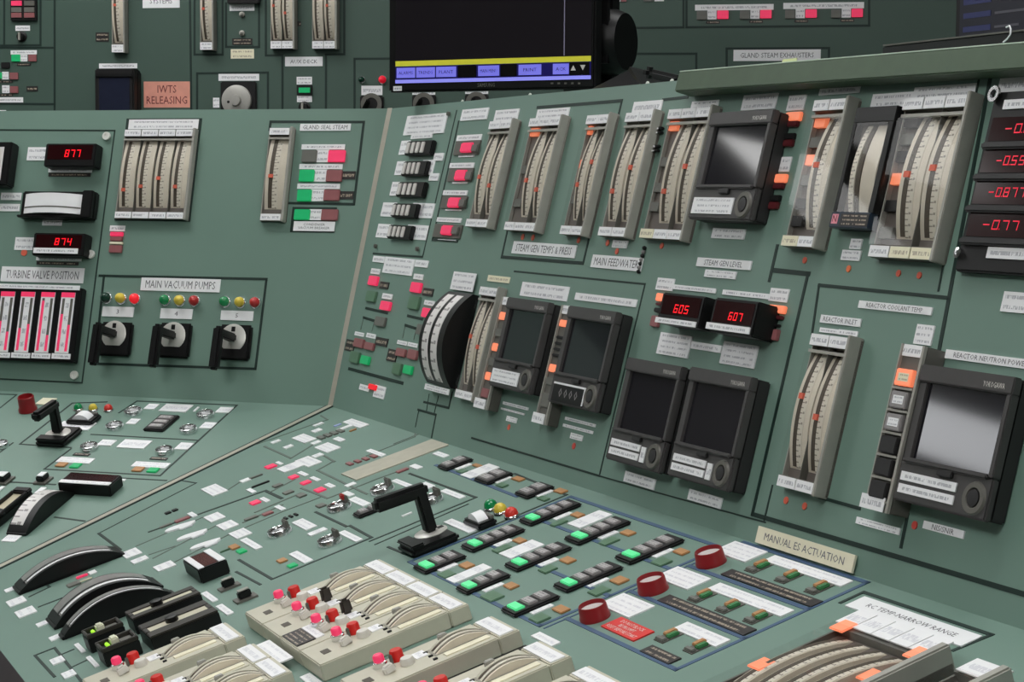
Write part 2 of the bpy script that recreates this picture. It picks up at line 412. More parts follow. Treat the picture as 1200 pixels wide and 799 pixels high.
seam('seam_strip', dAB, LAB, 'A', 'B', .013, ALU)
seam('seam_gap', dAB, LAB, 'A', 'B', .004, LINE, .0012, .009)
seam('seam_strip', dCD, LCD, 'C', 'D', .011, ALU)
seam('seam_gap', dCD, LCD, 'C', 'D', .004, LINE, .0014, .008)
seam('seam_gap', dCD, LCD, 'C', 'D', .004, LINE, .0014, -.008)

rear = tag(link('rear_control_panel', None, None, (PL['R'].o.x, PL['R'].o.y, 0)), 'tall dark green control panel standing behind the console', 'control panel')
RO = PL['R'].o
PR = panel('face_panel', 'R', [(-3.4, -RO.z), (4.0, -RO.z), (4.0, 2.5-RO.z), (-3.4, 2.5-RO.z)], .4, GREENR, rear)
HOST = {'A': PA, 'B': PB, 'C': PC_, 'D': PD, 'R': PR}
def line(k, pts, w=.004, mt=LINE, name='border_line', z=.0007):
    """painted or inlaid line on a panel, through points of the picture"""
    P = [Vector(px(k, *p)) for p in pts]; bm = bmesh.new()
    for a, b in zip(P, P[1:]):
        d = (b-a).normalized(); n = Vector((-d.y, d.x))*w/2; a2, b2 = a-d*w/2, b+d*w/2
        lo = [bm.verts.new((v.x, v.y, 0)) for v in (a2-n, b2-n, b2+n, a2+n)]; hi = [bm.verts.new((v.co.x, v.co.y, z)) for v in lo]
        bm.faces.new(hi)
        for i in range(4): bm.faces.new((lo[i], lo[(i+1) % 4], hi[(i+1) % 4], hi[i]))
    me = me_from(bm); me.materials.append(mt); return link(name, me, HOST[k])
def cover(k, q, z=.0022, name='cover_plate', mt=GREEN):
    r = RC(k, *q, 0); return link(name, box_me(r[1]-r[0], r[3]-r[2], z, mt), HOST[k], ((r[0]+r[1])/2, (r[2]+r[3])/2, z/2))
def boltset(k, pts, r=.007, mt=CHROME, name='screw'):
    for x, y in pts:
        h, u = px(k, x, y)
        o = link(name, lathe_me([(0, .0035), (r*.45, .0035), (r*.5, .005), (r, .005), (r*1.05, 0), (0, 0)], mt, 14), HOST[k], (h, u, .0022))

# panel plates and lines of the left upright panel
line('A', [(-40, 152), (134.6, 153), (96.2, 448.5), (-40, 442)], .003)
line('A', [(117, 323), (312.4, 327), (299.4, 432.2), (111, 426), (122, 323)], .005)
line('A', [(337, 238), (414.8, 239.2), (426.4, 143), (317.2, 142.6), (316, 152)], .005)
boltset('A', [(126, 160), (107.6, 298.4), (88.2, 439.8)], .0085, mat('nut_metal', (226, 226, 220), .4))
# right upright panel
line('B', [(535.2, 130), (495.4, 301), (437.5, 297)], .0035)
line('B', [(537.5, 143), (507, 280.6), (536, 283)], .005)
line('B', [(594.8, 270), (588, 301), (683.5, 308.4), (729, 118), (669, 123), (630, 126)], .005)
cover('B', (599, 317, 703, 558), .0005)
line('B', [(603, 318), (756, 333), (702.5, 557.5), (553, 513)], .003)
line('B', [(911, 289), (902, 328)], .006)
line('B', [(908, 316.7), (948, 321)], .006)
line('B', [(947, 321), (881.9, 602.3), (1210, 699)], .0055)
line('B', [(952, 390), (960, 334), (1112, 349)], .004)
line('B', [(905.3, 569.4), (896, 609)], .003)
line('B', [(960.7, 582.6), (1007.6, 595.7)], .004)
line('B', [(1053.5, 600.8), (1063.8, 603.6), (1056.3, 640)], .005)
line('B', [(1161.2, 89), (1098, 425)], .006)
line('B', [(1147, 95), (1100, 340)], .003)
line('B', [(702.5, 557.5), (770, 577), (897, 612)], .002)
line('B', [(777, 117), (806, 113.6)], .004)
boltset('B', [(442.4, 289), (491.3, 292.3), (528, 134)], .004, GREYD)
# left desk
line('C', [(139.7, 483.6), (160.6, 470), (277.8, 474.8), (187.6, 557.4), (52, 549.7), (83, 526)], .0035)
line('C', [(107, 509), (232.7, 516)], .003)
line('C', [(125, 471), (84.9, 472.3), (23.3, 520.4), (83, 524.5)], .0035)
line('C', [(-30, 461), (19.5, 462.5), (-30, 502)], .003)
line('C', [(0, 530), (15, 519)], .003)
line('C', [(-20, 563), (64.6, 567.8)], .004)
line('C', [(64.6, 606), (99, 610.6)], .004)
line('C', [(140, 560), (195, 563)], .003)
# right desk
line('D', [(410, 616), (435.5, 630), (319, 678.7), (280, 656)], .0045)
line('D', [(370, 600), (406, 617)], .0045)
line('D', [(480, 555), (558, 583), (434, 634)], .004)
line('D', [(440, 638), (548, 591)], .003)
line('D', [(455, 641), (486, 654), (664, 580), (603, 555)], .004)
line('D', [(115.7, 625), (180, 591.8), (230, 566), (212, 563)], .0025)
line('D', [(115.7, 625), (141, 644)], .005)
line('D', [(277, 670), (305, 685)], .004)
line('D', [(175.6, 623), (310.8, 575), (330, 584)], .006)
line('D', [(310, 523), (341, 537), (372, 518)], .004, GLINE, 'mimic_line')
line('D', [(300, 521), (365, 498), (384, 492), (376, 487)], .003, GLINE, 'mimic_line')
line('D', [(267, 574), (281, 565)], .003, GLINE, 'mimic_line')
line('D', [(160, 640), (238, 606)], .003, GLINE, 'mimic_line')
line('D', [(180, 654), (253, 616)], .003, GLINE, 'mimic_line')
line('D', [(196, 663), (267, 627), (330, 600), (375, 583)], .003, GLINE, 'mimic_line')
line('D', [(390, 541), (372, 551), (430, 579)], .004, GLINE, 'mimic_line')
line('D', [(353, 572), (384, 584), (440, 562), (470, 551)], .004, GLINE, 'mimic_line')
line('D', [(316, 577), (345, 562)], .004, GLINE, 'mimic_line')
line('D', [(300, 600), (352, 578)], .005, GLINE, 'mimic_line')
line('D', [(286, 612), (330, 592)], .005, GLINE, 'mimic_line')
line('D', [(462, 520), (500, 505), (503, 492)], .003, GLINE, 'mimic_line')
line('D', [(430, 534), (486, 512), (489, 495)], .003, GLINE, 'mimic_line')
line('D', [(380, 534), (392, 541)], .004, GLINE, 'mimic_line')
line('D', [(175, 650), (205, 640)], .003, GLINE, 'mimic_line')
line('D', [(35, 699), (58, 688), (52, 682)], .004)
line('D', [(46, 711), (72, 701)], .004)
line('D', [(64, 793), (41, 768), (64, 759), (96, 799)], .004)
line('D', [(72, 767), (86, 761)], .003)
line('D', [(86, 781), (101, 774)], .003)
# blue borders of the push-button field
BW = .006
line('D', [(511, 545), (606, 582)], BW, BLUE, 'blue_border')
def dpx(h, d):                              # picture point of a point on desk D, for straight grid lines
    q = D_.w(h, d)-CAM; zc = q.dot(FW); return (CX+FPX*q.dot(RT)/zc, CY-FPX*q.dot(UP)/zc)
H0, H1, H2 = 1.104, 1.518, 1.787
for d_ in (-.030, -.103, -.190, -.285): line('D', [dpx(H0, d_), dpx(H1, d_)], BW, BLUE, 'blue_border')
for h_ in (H0, H1): line('D', [dpx(h_, -.030), dpx(h_, -.285)], BW, BLUE, 'blue_border')
for d_ in (-.006, -.085, -.168, -.255): line('D', [dpx(H1+.012, d_), dpx(H2, d_)], BW, BLUE, 'blue_border')
line('D', [dpx(H2, -.006), dpx(H2, -.255)], BW, BLUE, 'blue_border')
line('D', [dpx(H1+.012, -.006), dpx(H1+.012, -.285)], .003, BLUE, 'blue_border')
# rear panel lines
for pts in ([(64, -20), (64, 131)], [(222.4, -20), (224.4, 140)], [(0, 56), (64, 56)], [(-10, 121.5), (64, 122)], [(5, -20), (5, 53)], [(-10, 53.5), (47.5, 53), (47.5, -20)],
            [(228, -20), (228, 64), (261, 64), (261, -20)], [(265, 4), (265, 55), (303.6, 55), (303.6, 4)], [(311.6, -20), (311.6, 65), (331, 65), (331, 140)],
            [(403.5, -20), (403.5, 63.6), (382, 64), (382, 140)], [(231, 140), (231, 86), (314, 85), (314, 140)], [(470, 68.6), (415.5, 69), (415.5, 140)],
            [(735, 33), (801, 32), (801, -20)], [(804.5, -20), (804.5, 32), (1018.5, 30), (1018.5, -20)], [(735, 63), (816, 63), (816, 90)],
            [(851.6, 90), (851.6, 57), (971.5, 56.4), (971, 90)]):
    line('R', pts, .006)

# ================================================================ instrument builders
def meter(label, k, q, n, depth=.017, lampcol=0, lamps=(), top=.075, bot=.075, marks=(), bank=None, botkinds='', L0=.13, L1=.90, rail=.10, drumfrac=.86, name='edgewise_meter', frame=GREY, group='edgewise meters on the console'):
    """bank of upright edgewise meters: grey case, arched ivory drums with a dark pointer slot"""
    r = RC(k, *q, depth); W, H = r[1]-r[0], r[3]-r[2]
    t = Thing(name, label, 'meter', k, (r[0]+r[1])/2, r[2], group)
    t.box('back_plate', r, 0, .004, SMOKE)
    rw = min(.006, W*rail)
    t.box('side_rail', (r[0], r[0]+.002, r[2], r[3]), 0, depth*.55, frame)
    t.box('side_rail', (r[1]-rw, r[1], r[2]-.002, r[3]+.003), 0, depth, frame, .001)
    inn = (r[0]+.002, r[1]-rw, r[2], r[3]); wi = inn[1]-inn[0]
    t.box('bottom_block', (inn[0], inn[1], r[2], r[2]+H*bot), 0, depth*.8, GREYD)
    t.box('top_block', (inn[0], inn[1], r[3]-H*top, r[3]), 0, depth*.8, GREYD)
    t.box('cross_bar', (inn[0], inn[1], r[3]-H*(top+.045), r[3]-H*(top+.025)), depth*.55, depth*.8, GREY)
    ntop = bank or n
    for i in range(ntop):
        for j, (a, b) in enumerate(((r[3]-H*(top-.002), r[3]), (r[2], r[2]+H*(bot-.005)))):
            h0 = inn[0]+wi*(i+.03)/ntop; h1 = inn[0]+wi*(i+.97)/ntop
            kd = 'c' if (j == 1 and i < len(botkinds) and botkinds[i] == 'c') else 'w'
            t.rplate((h0, h1, a, b), depth*.8, None, None, kd, 'label_plate')
    hs = inn[0]+lampcol*wi; cw = (inn[1]-hs)/n
    L = H*(L1-L0); uc = r[2]+H*(L0+L1)/2
    for i in range(n):
        a = hs+cw*(i+.5-drumfrac/2); dw = cw*drumfrac; hc = a+dw/2; rise = depth*.93-.005
        ex = max(0, inn[1]-.001-(a+dw)) if i == n-1 else 0
        d = t._add('scale_drum', drum_me(dw+ex, L, rise, SCREAM, .004), hc+ex/2, uc, 0)
        sl = t._add('pointer_slot', drum_me(dw*.20, L, rise, SLOT, .004, span=.96, lift=.0008), a+dw*.30, uc, 0, d)
        t._add('scale_strip', drum_me(dw*.30, L, rise, SCW, .004, span=.98, lift=.0005), a+dw*.56, uc, 0, d)
        mk = marks[i] if i < len(marks) else .3+.35*((i*37+int(q[0]*7)) % 10)/10
        th = (mk-.5); Rr = (L*L/4+rise*rise)/(2*rise); zz = .004+rise-Rr+math.sqrt(Rr*Rr-(th*L)**2)
        t._add('pointer', box_me(dw*.24, .007, .004, ORGD), a+dw*.30, uc+th*L, zz+.001, d)
        if i: t.box('divider', (hs+cw*i-.0006, hs+cw*i+.0006, r[2]+H*bot, r[3]-H*top), 0, depth*.7, GREYD)
    for f, st in lamps:
        u0 = r[2]+H*f
        t.box('lamp_window', (inn[0]+.001, inn[0]+lampcol*wi-.002, u0-H*.035, u0+H*.035), .004, depth*.5, {'o': ORG, 'd': GREYL, 'r': REDD, 'k': BLACKM}[st])
    t.box('cover_pane', (inn[0], inn[1], r[2]+H*bot, r[3]-H*(top+.05)), depth-.0008, depth, PANE)
    return t

def recorder(label, k, q, depth=.030, text=None, strips=2, extra=None):
    r = RC(k, *q, depth); W, H = r[1]-r[0], r[3]-r[2]
    t = Thing('chart_recorder', label, 'recorder', k, (r[0]+r[1])/2, r[2], 'chart recorders on the right upright panel')
    t.box('case', (r[0]+.001, r[1]-.001, r[2]+.001, r[3]-.001), 0, depth-.011, CHARD, .002)
    a, b, c, d = .09, .95, .30, .875
    z0 = depth-.011
    dr = t.box('door_frame', sub(r, 0, 1, d, 1), z0, depth, CHAR, .0015)
    t.box('door_frame', sub(r, 0, a, c, d), z0, depth-.003, CHAR, .001)
    t.box('door_frame', sub(r, b, 1, c, d), z0, depth, CHAR, .001)
    t.box('lower_panel', sub(r, 0, 1, 0, c), z0, depth-.002, CHAR, .002)
    t.box('sill', sub(r, .04, .95, c-.02, c+.02), z0, depth+.002, CHAR, .002)
    t.box('latch', sub(r, .44, .60, c-.065, c-.02), depth-.002, depth+.002, CHARD, .001)
    t.box('chart_window', sub(r, a, b, c, d), z0+.001, z0+.004, GLASSD)
    rr = .115*W; hc, uc = r[0]+.86*W, r[2]+.14*H
    di = t.lathe('key_dial', hc, uc, depth-.002, [(rr*.55, 0), (rr*.55, .001), (rr*.62, .003), (rr*.92, .003), (rr, .0)], GREYD, 24)
    t.lathe('key_dial_centre', hc, uc, depth-.002, [(rr*.5, 0), (rr*.5, .003), (0, .004)], CHARD, 18, di)
    if strips == 2:
        t.rplate(sub(r, .06, .60, .145, .21), depth-.002, 1, None, 'w', 'label_strip')
        t.rplate(sub(r, .06, .60, .06, .125), depth-.002, 1, None, 'w', 'label_strip')
        t.rplate(sub(r, .63, .71, .055, .20), depth-.002, 1, None, 'w', 'label_strip')
    elif strips == 1:
        t.rplate(sub(r, .05, .70, .05, .20), depth-.002, 3, None, 'w', 'label_strip')
    elif strips == 3:
        t.rplate(sub(r, .05, .66, .15, .215), depth-.002, 1, None, 'w', 'label_strip'); t.rplate(sub(r, .05, .66, .06, .125), depth-.002, 1, None, 'w', 'label_strip')
    else:
        pl = t.box('counter_window', sub(r, .08, .74, .02, .20), depth-.002, depth-.001, BLACK)
        t.box('white_edge', sub(r, .08, .74, .195, .215), depth-.001, depth, WHITE); t.box('white_edge', sub(r, .73, .75, .03, .215), depth-.001, depth, WHITE)
        t.text('0 0 0 0', sub(r, .14, .68, .07, .16), depth-.0008, KEY, None, 'counter_digits')
    t.text('YOKOGAWA', sub(r, .70, .92, .905, .945), depth+.0003, INKW)
    return t

def dpm(label, k, q, digits, dr, depth=.03, extra=(), cat='digital meter', case=BLACK, group='red digit panel meters'):
    r = RC(k, *q, depth); t = Thing('panel_meter', label, cat, k, (r[0]+r[1])/2, r[2], group)
    t.box('case', r, 0, depth, case, .002)
    W, H = r[1]-r[0], r[3]-r[2]
    t.box('display_window', sub(r, .06, .94, .30, .92), depth, depth+.0006, LEDBACK)
    dq = RC(k, *dr, depth); t._add('digits', seg7_me(digits, dq[1]-dq[0], dq[3]-dq[2], LED), (dq[0]+dq[1])/2, (dq[2]+dq[3])/2, depth+.001)
    return t

def dome(label, k, x, y, rpx, mt, z=0, group='round indicator lights'):
    h, u = px(k, x, y, .01); r = rpx*mpp(k, x, y); t = Thing('indicator_light', label, 'indicator light', k, h, u, group)
    t.lathe('bezel', h, u, 0, [(r*1.12, 0), (r*1.12, r*.3), (r*.95, r*.5), (r*.8, r*.5)], CHROME, 20)
    t.lathe('lens', h, u, 0, [(r*.9, r*.3), (r*.9, r*.7), (r*.78, r*1.1), (r*.5, r*1.4), (r*.2, r*1.52), (0, r*1.55)], mt, 20)
    return t

def pistol(label, k, q, dial, grip=.075, shaft=.068, tilt=0, platez=.012, wide=False, th=.020, group='pistol grip switches'):
    r = RC(k, *q, platez); h, u = px(k, *dial, platez)
    t = Thing('pistol_grip_switch', label, 'switch', k, (r[0]+r[1])/2, r[2], group)
    W, H = r[1]-r[0], r[3]-r[2]
    t.box('mounting_plate', r, 0, platez, BLACK, .004)
    R_ = min(W, H)*.40
    dl = t.lathe('dial_plate', h, u, platez, [(0, .0022), (R_*.9, .002), (R_, .001), (R_, 0)], mat('dial_metal', (206, 204, 198), .35, metal=.3), 26)
    t.box('dial_mark', (h-.004, h+.004, u+R_*.45, u+R_*.8), platez+.002, platez+.003, BLACK, 0, dl)
    t.box('lower_cover', (r[0]+.001, r[1]-.001, r[2]+.001, r[2]+H*.30), platez, platez+.005, BLACK, .002)
    hd = t._add('shaft', bar_me((0, 0, .002), (0, 0, shaft), th*.95, th*.8, th*.8, th*.8, (1, 0, 0), BLACK), h, u, platez)
    t._add('grip', bar_me((0, .012, shaft-.004), (0, -grip, shaft-.001), th*.95, th*.9, th, th*.95, (1, 0, 0), BLACK, .005), h, u, platez)
    return t

def ringbutton(label, k, x, y, rpx, base=True, group='chrome ringed push-buttons'):
    h, u = px(k, x, y, .008); r = rpx*mpp(k, x, y); t = Thing('ring_push_button', label, 'push button', k, h, u, group)
    t.lathe('chrome_ring', h, u, 0, [(r*.80, .001), (r*.82, .008), (r*.88, .0095), (r*.95, .009), (r, .006), (r*1.03, 0)], CHROME, 30)
    t.lathe('lens', h, u, 0, [(r*.80, .002), (0, .0025)], mat('clear_grey_lens', (120, 126, 122), .2), 24)
    t.box('lens_bar', (h-r*.52, h+r*.52, u+r*.12, u+r*.34), .002, .0065, WHITE, .001); t.box('lens_bar', (h-r*.52, h+r*.52, u-r*.36, u-r*.14), .002, .0055, GREYL, .001)
    return t

def keys(label, k, q, n, lit=True, th=.0055, group='black push-button blocks on the right desk', sw=None):
    r = RC(k, *q, th); t = Thing('push_button_block', label, 'push button', k, (r[0]+r[1])/2, r[2], group)
    t.box('bezel', r, 0, th, BLACKM, .003)
    W, H = r[1]-r[0], r[3]-r[2]
    for i in range(n):
        a = .10+.82*i/n; b = .10+.82*(i+.74)/n
        t.box('key', sub(r, .17, .83, a, b), th-.001, th+.003, GRNB if (lit and i == 0) else KEY, .001)
        if not (lit and i == 0): t.box('key_legend', sub(r, .25, .75, a+.025, b-.025), th+.003, th+.0034, printmat('key_print', (186, 182, 182), (120, 116, 116), 2))
    return t

def lamppair(label, k, parts, group='small indicator lamp pairs'):
    """parts: list of (name, quad, material code)"""
    q0 = parts[0][1]; r = RC(k, *q0, 0); t = Thing('indicator_lamps', label, 'indicator light', k, (r[0]+r[1])/2, (r[2]+r[3])/2, group)
    MM = dict(o=BROWN, g=GRND, G=GRNL, r=PINK, R=REDL, d=REDD, k=REDK, x=GREYL, n=BLACKM, O=ORG, w=None, c='c', b='b', y=CREAM)
    for c, qq in parts:
        mt = MM[c]
        if c in 'wcb': t.plate(qq, 0, None, None, {'w': 'w', 'c': 'c', 'b': 'k'}[c])
        elif k == 'D': t.pbox('lens', (qq[0], qq[1], qq[2], qq[3]+(1.8 if c in 'xdn' else .8)), 0, .0026, mt, .0008)
        else: t.pbox('lens', qq, 0, .005 if k != 'C' else .003, mt, .001)
    return t
def dot(label, k, x, y, rpx=3.8, mt=ORGD, group='small orange sticker dots'):
    h, u = px(k, x, y); r = rpx*mpp(k, x, y)
    o = link('marker_dot', lathe_me([(r, 0), (r, .0012), (0, .0016)], mt, 16), None, PL[k].w(h, u), PL[k].rot)
    return tag(o, label, 'sticker', group)

# ================================================================ left upright panel
t = Thing('black_meter', 'black meter case cut off by the left edge of the picture', 'meter', 'A', *px('A', 0, 215))
t.pbox('case', (-30, 166, 7.6, 217), 0, .03, BLACK, .003)
t.pbox('scale_window', (-26, 172, 0, 211), .03, .031, SCB)
t = dpm('black digital meter reading 877, topmost on the left panel', 'A', (54, 168, 109.6, 195), '877', (76, 175.5, 95, 184))
t.plate((57, 196.4, 107.4, 202), 0, 1); t.plate((57, 202.4, 105.6, 207), 0, 1, None, 'k'); t.plate((33, 172.4, 55, 188), 0, 2)
r = RC('A', 23, 222, 105, 255, .03)
t = Thing('curved_scale_meter', 'black meter with wide white curved scale between two digital meters', 'meter', 'A', (r[0]+r[1])/2, r[2])
t.box('case', r, 0, .018, BLACK, .003)
W, H = r[1]-r[0], r[3]-r[2]
t._add('scale_drum', drum_me(H*.72, W*.78, .016, WHITE, .018, 'h'), r[0]+W*.44, r[2]+H*.52, 0)
t._add('scale_line', drum_me(H*.05, W*.78, .016, GREYD, .018, 'h', span=.98, lift=.0004), r[0]+W*.44, r[2]+H*.38, 0)
t.box('end_block', sub(r, .86, 1, 0, 1), .018, .03, BLACK, .002); t.box('lip', sub(r, 0, 1, 0, .08), .018, .03, BLACK, .002)
for q in ((1.6, 225.6, 24.4, 234.4), (0, 238.6, 22.4, 247.6), (50, 256.4, 72, 264.4)): t.plate(q, 0)
t = dpm('black digital meter reading 874 above the bar graph', 'A', (40, 272.5, 97, 300), '874', (64, 279, 84.5, 287.5))
t.plate((39.4, 290, 90.6, 297.3), .0305, 1); t.plate((42.5, 301, 95, 306), 0, 1); t.plate((43, 306, 91.6, 311), 0, 1, None, 'k'); t.plate((18.3, 277.8, 40, 293), 0, 2)
dot('pale orange sticker dot under a white label left of the 874 meter', 'A', 28.5, 296, 4)
# bar graph
t = Thing('bar_graph_indicator', 'black bar graph indicator with four red and white columns', 'meter', 'A', *px('A', 40, 424))
t.pbox('case', (-30, 334, 85.6, 424.4), 0, .02, BLACK, .002)
t.plate((2.5, 312, 97, 332), 0, None, 'TURBINE VALVE POSITION'); t.plate((-8, 332, 93, 340), .02, 1)
for i in range(5):
    x0, x1 = 2+23.6*(i-1), -7.5+23.6*(i-1)+16.5
    r = RC('A', x0, 341+i*.4, x1, 412+i*.5, .021)
    cl = t.box('column', r, .02, .022, WHITE)
    t.box('column_cap', sub(r, 0, 1, .92, 1), .022, .0225, PINK, 0, cl); t.box('column_scale', sub(r, .36, .66, .03, .90), .022, .0222, PW(4), 0, cl)
    lv = (.5, .55, .42, .95, .7)[i]; lw = (.6, .35, .5, .3, .5)[i]
    t.box('bar', sub(r, .12, .30, .03, .90), .022, .0223, GREYD, 0, cl); t.box('bar', sub(r, .72, .90, .03, .90), .022, .0223, GREYD, 0, cl)
    t.box('lit_bar', sub(r, .12, .30, .03, .03+.87*lv), .0223, .0226, PINK, 0, cl); t.box('lit_bar', sub(r, .72, .90, .03, .03+.87*lw), .0223, .0226, PINK, 0, cl)
    t.rplate((r[0]-.006, r[1]+.006, r[2]-.012, r[2]-.001), .02, 1, None, 'w', 'label_strip')
lamppair('small stack of pink and dark red lamps left of the main vacuum pump lights', 'A', [('w', (129, 264, 146, 271)), ('r', (129, 271.5, 143.5, 276.6)), ('d', (129, 277, 142.7, 282.3)), ('y', (128, 283, 143.5, 286.2)), ('d', (128, 287, 142, 296))])
# four-meter bank and its backing plate
r = RC('A', 148.4, 138.6, 222, 260); 
t = meter('four-channel edgewise meter bank in a grey case on the left upright panel', 'A', (144.4, 151.6, 217, 256), 4, marks=(.25, .3, .42, .3), L1=.89)
t.pbox('surround', (148.4, 138.8, 222.4, 259.5), 0, .002, LINE); t.plate((151.4, 140, 231.6, 151), .002, 2)
meter('narrow single edgewise meter beside the gland seal steam lamps', 'A', (314, 149.6, 331.5, 258), 1, marks=(.45,), rail=.2)
plate('A', (352, 145, 410.4, 153), 'white plate reading GLAND SEAL STEAM', 'GLAND SEAL STEAM')
lamppair('gland seal lamp pair with lit red lens, top of the three', 'A', [('w', (353.6, 169, 403.7, 175)), ('x', (354, 175.7, 370, 190)), ('w', (370.6, 175.4, 384.3, 190)), ('r', (385, 175.7, 403.3, 189.5))])
lamppair('gland seal lamp pair with lit green lens, middle of the three', 'A', [('w', (351, 192, 401, 198.2)), ('G', (351, 198.7, 367, 212.5)), ('w', (368, 198.6, 381.6, 212.7)), ('d', (382.6, 199, 399.7, 212.7)), ('b', (401, 200.5, 416, 210))])
lamppair('gland seal lamp pair with lit green lens, lowest of the three', 'A', [('w', (348.6, 215, 398, 221.4)), ('G', (348.6, 222, 363.8, 235.7)), ('w', (364.6, 221.6, 379, 235.7)), ('d', (379.6, 222, 397, 235)), ('b', (398, 224, 413.8, 233.5))])
t = lamppair('condenser vacuum breaker lamps on a dark outlined plate', 'A', [('G', (345, 245, 362, 257.5)), ('w', (362.6, 245, 376, 258)), ('d', (376.8, 245, 395, 258))])
t.pbox('outline', (343, 242.4, 392, 272.8), -.001, -.0004, LINE); t.box('outline_plate', RC('A', 343, 242.4, 392, 272.8), 0, .0008, LINE)
t.plate((344.5, 259, 391.5, 271), .0008, None, 'CONDENSER\nVACUUM BREAKER')
plate('A', (166, 325, 257, 342.5), 'large white plate reading MAIN VACUUM PUMPS', 'MAIN VACUUM PUMPS')
for i, (no, nm) in enumerate((('3', 'left'), ('4', 'middle'), ('5', 'right'))):
    xs = ((122.6, 348), (139.7, 348.7), (156.5, 349.3)), ((191.4, 350.5), (208.8, 351.3), (226.2, 351.7)), ((261.7, 352.5), (279.5, 353.3), (297.4, 353.7))
    for j, cn in enumerate(('green', 'yellow', 'red')):
        st = {'green': ('unlit dark green', GRNO) if i == 0 else ('lit green', GRNDOME), 'yellow': ('yellow', YEL), 'red': ('bright lit red', REDL) if i == 0 else ('dull red', mat('red_lens_dull', (190, 50, 50), .3))}[cn]
        dome('%s indicator light above the %s main vacuum pump switch' % (st[0], nm), 'A', *xs[i][j], 6.6, st[1])
    plate('A', ((120.6, 358.7, 155.7, 371.5), (188.6, 361, 224.6, 374), (259.3, 363.5, 296, 376))[i], 'white number plate above the %s main vacuum pump switch' % nm, no, margin=(.1, .28))
    pistol('black pistol grip switch of the main vacuum pumps, %s one of three' % nm, 'A', ((118, 376.5, 150.5, 417.5), (186.6, 377.5, 219.5, 419.5), (257, 379.5, 290.5, 422))[i], ((133.5, 391.5), (202.5, 393.5), (273, 396))[i])

# ================================================================ right upright panel, left part
plate('B', (477.4, 136, 519.4, 155.6), 'large grey-edged engraved plate at the top left of the right panel', rows=4)
plate('B', (482, 158, 505.6, 161.5), 'narrow white plate under the engraved plate above the thumbwheel switches', rows=1)
TWS = [((476, 165, 502, 180.5), (470.6, 165, 477, 181), []), ((472, 188.5, 495.5, 205.5), (465.6, 189, 472, 205), [(496, 187.4, 506, 204.5)]),
       ((466, 212.5, 492.5, 230.5), (460, 213, 466, 229.5), []), ((459.5, 237.5, 484, 255), (449.3, 237, 461, 254), [(484.4, 237.6, 494.5, 255), (495, 238, 505.5, 255.8)]),
       ((455, 262.5, 478, 280.4), (443.6, 262, 456.5, 279), [(478.4, 263, 488, 280.6), (488.6, 263.6, 498.5, 281.4)])]
for i, (q, l, rs) in enumerate(TWS):
    od = ('topmost', 'second from the top', 'middle one', 'fourth from the top', 'lowest')[i]
    r = RC('B', *q, .012); t = Thing('thumbwheel_switch', 'black four-wheel thumbwheel switch, %s of the column of five' % od, 'switch', 'B', (r[0]+r[1])/2, r[2], 'thumbwheel switches on the right panel')
    t.box('housing', r, 0, .010, BLACK, .002)
    for j in range(4): t.box('thumbwheel', sub(r, .06+.19*j, .18+.19*j, .12, .88), .010, .0125, mat('pale_wheel', (214, 210, 206), .45), .001)
    t.plate(l, 0, 2); [t.plate(z_, 0, 2) for z_ in rs]
plate('B', (509.5, 179.4, 518, 188), 'tiny white plate right of the topmost thumbwheel switch'); plate('B', (504, 203, 512.6, 211.6), 'tiny white plate right of the second thumbwheel switch')
plate('B', (542, 128.5, 569.8, 139.4), 'white two-line plate above the column of four red lamps', rows=2)
for i, (l, p, a, b) in enumerate((((536, 158.6, 563, 163.9), (534.5, 165.4, 559, 181), (540.5, 167, 551, 178), (552, 168.5, 558, 177.6)), ((527.4, 191, 554.4, 196.4), (527, 197.4, 551, 212.5), (533.7, 198.8, 543.5, 211), (545, 200, 550.5, 210.6)),
                                  ((519.7, 222.8, 546.5, 228.8), (518.7, 229.5, 544, 244.5), (525.5, 231, 536, 243), (537.5, 232.5, 543, 242.5)), ((512.4, 254.3, 539.7, 261), (510, 262, 538, 279.5), (517.5, 263.4, 527.4, 275.4), (528.6, 264.4, 535, 275)))):
    od = ('topmost', 'second', 'third', 'lowest')[i]
    t = Thing('status_lamp', 'lit red oval status lamp beside a dim one, %s of the column of four' % od, 'indicator light', 'B', *px('B', (p[0]+p[2])/2, p[3]), 'red status lamps on the right panel')
    t.pbox('lamp_plate', p, 0, .003, GREYD); t.pbox('lens', a, .003, .008, PINK, .0025); t.pbox('dim_lens', b, .003, .007, GREYL, .002); t.plate(l, 0, 1)
    t.plate((p[0]+3, p[3]+.4, p[2]-4, p[3]+2.6), 0, 1, None, 'w', 'label_strip')

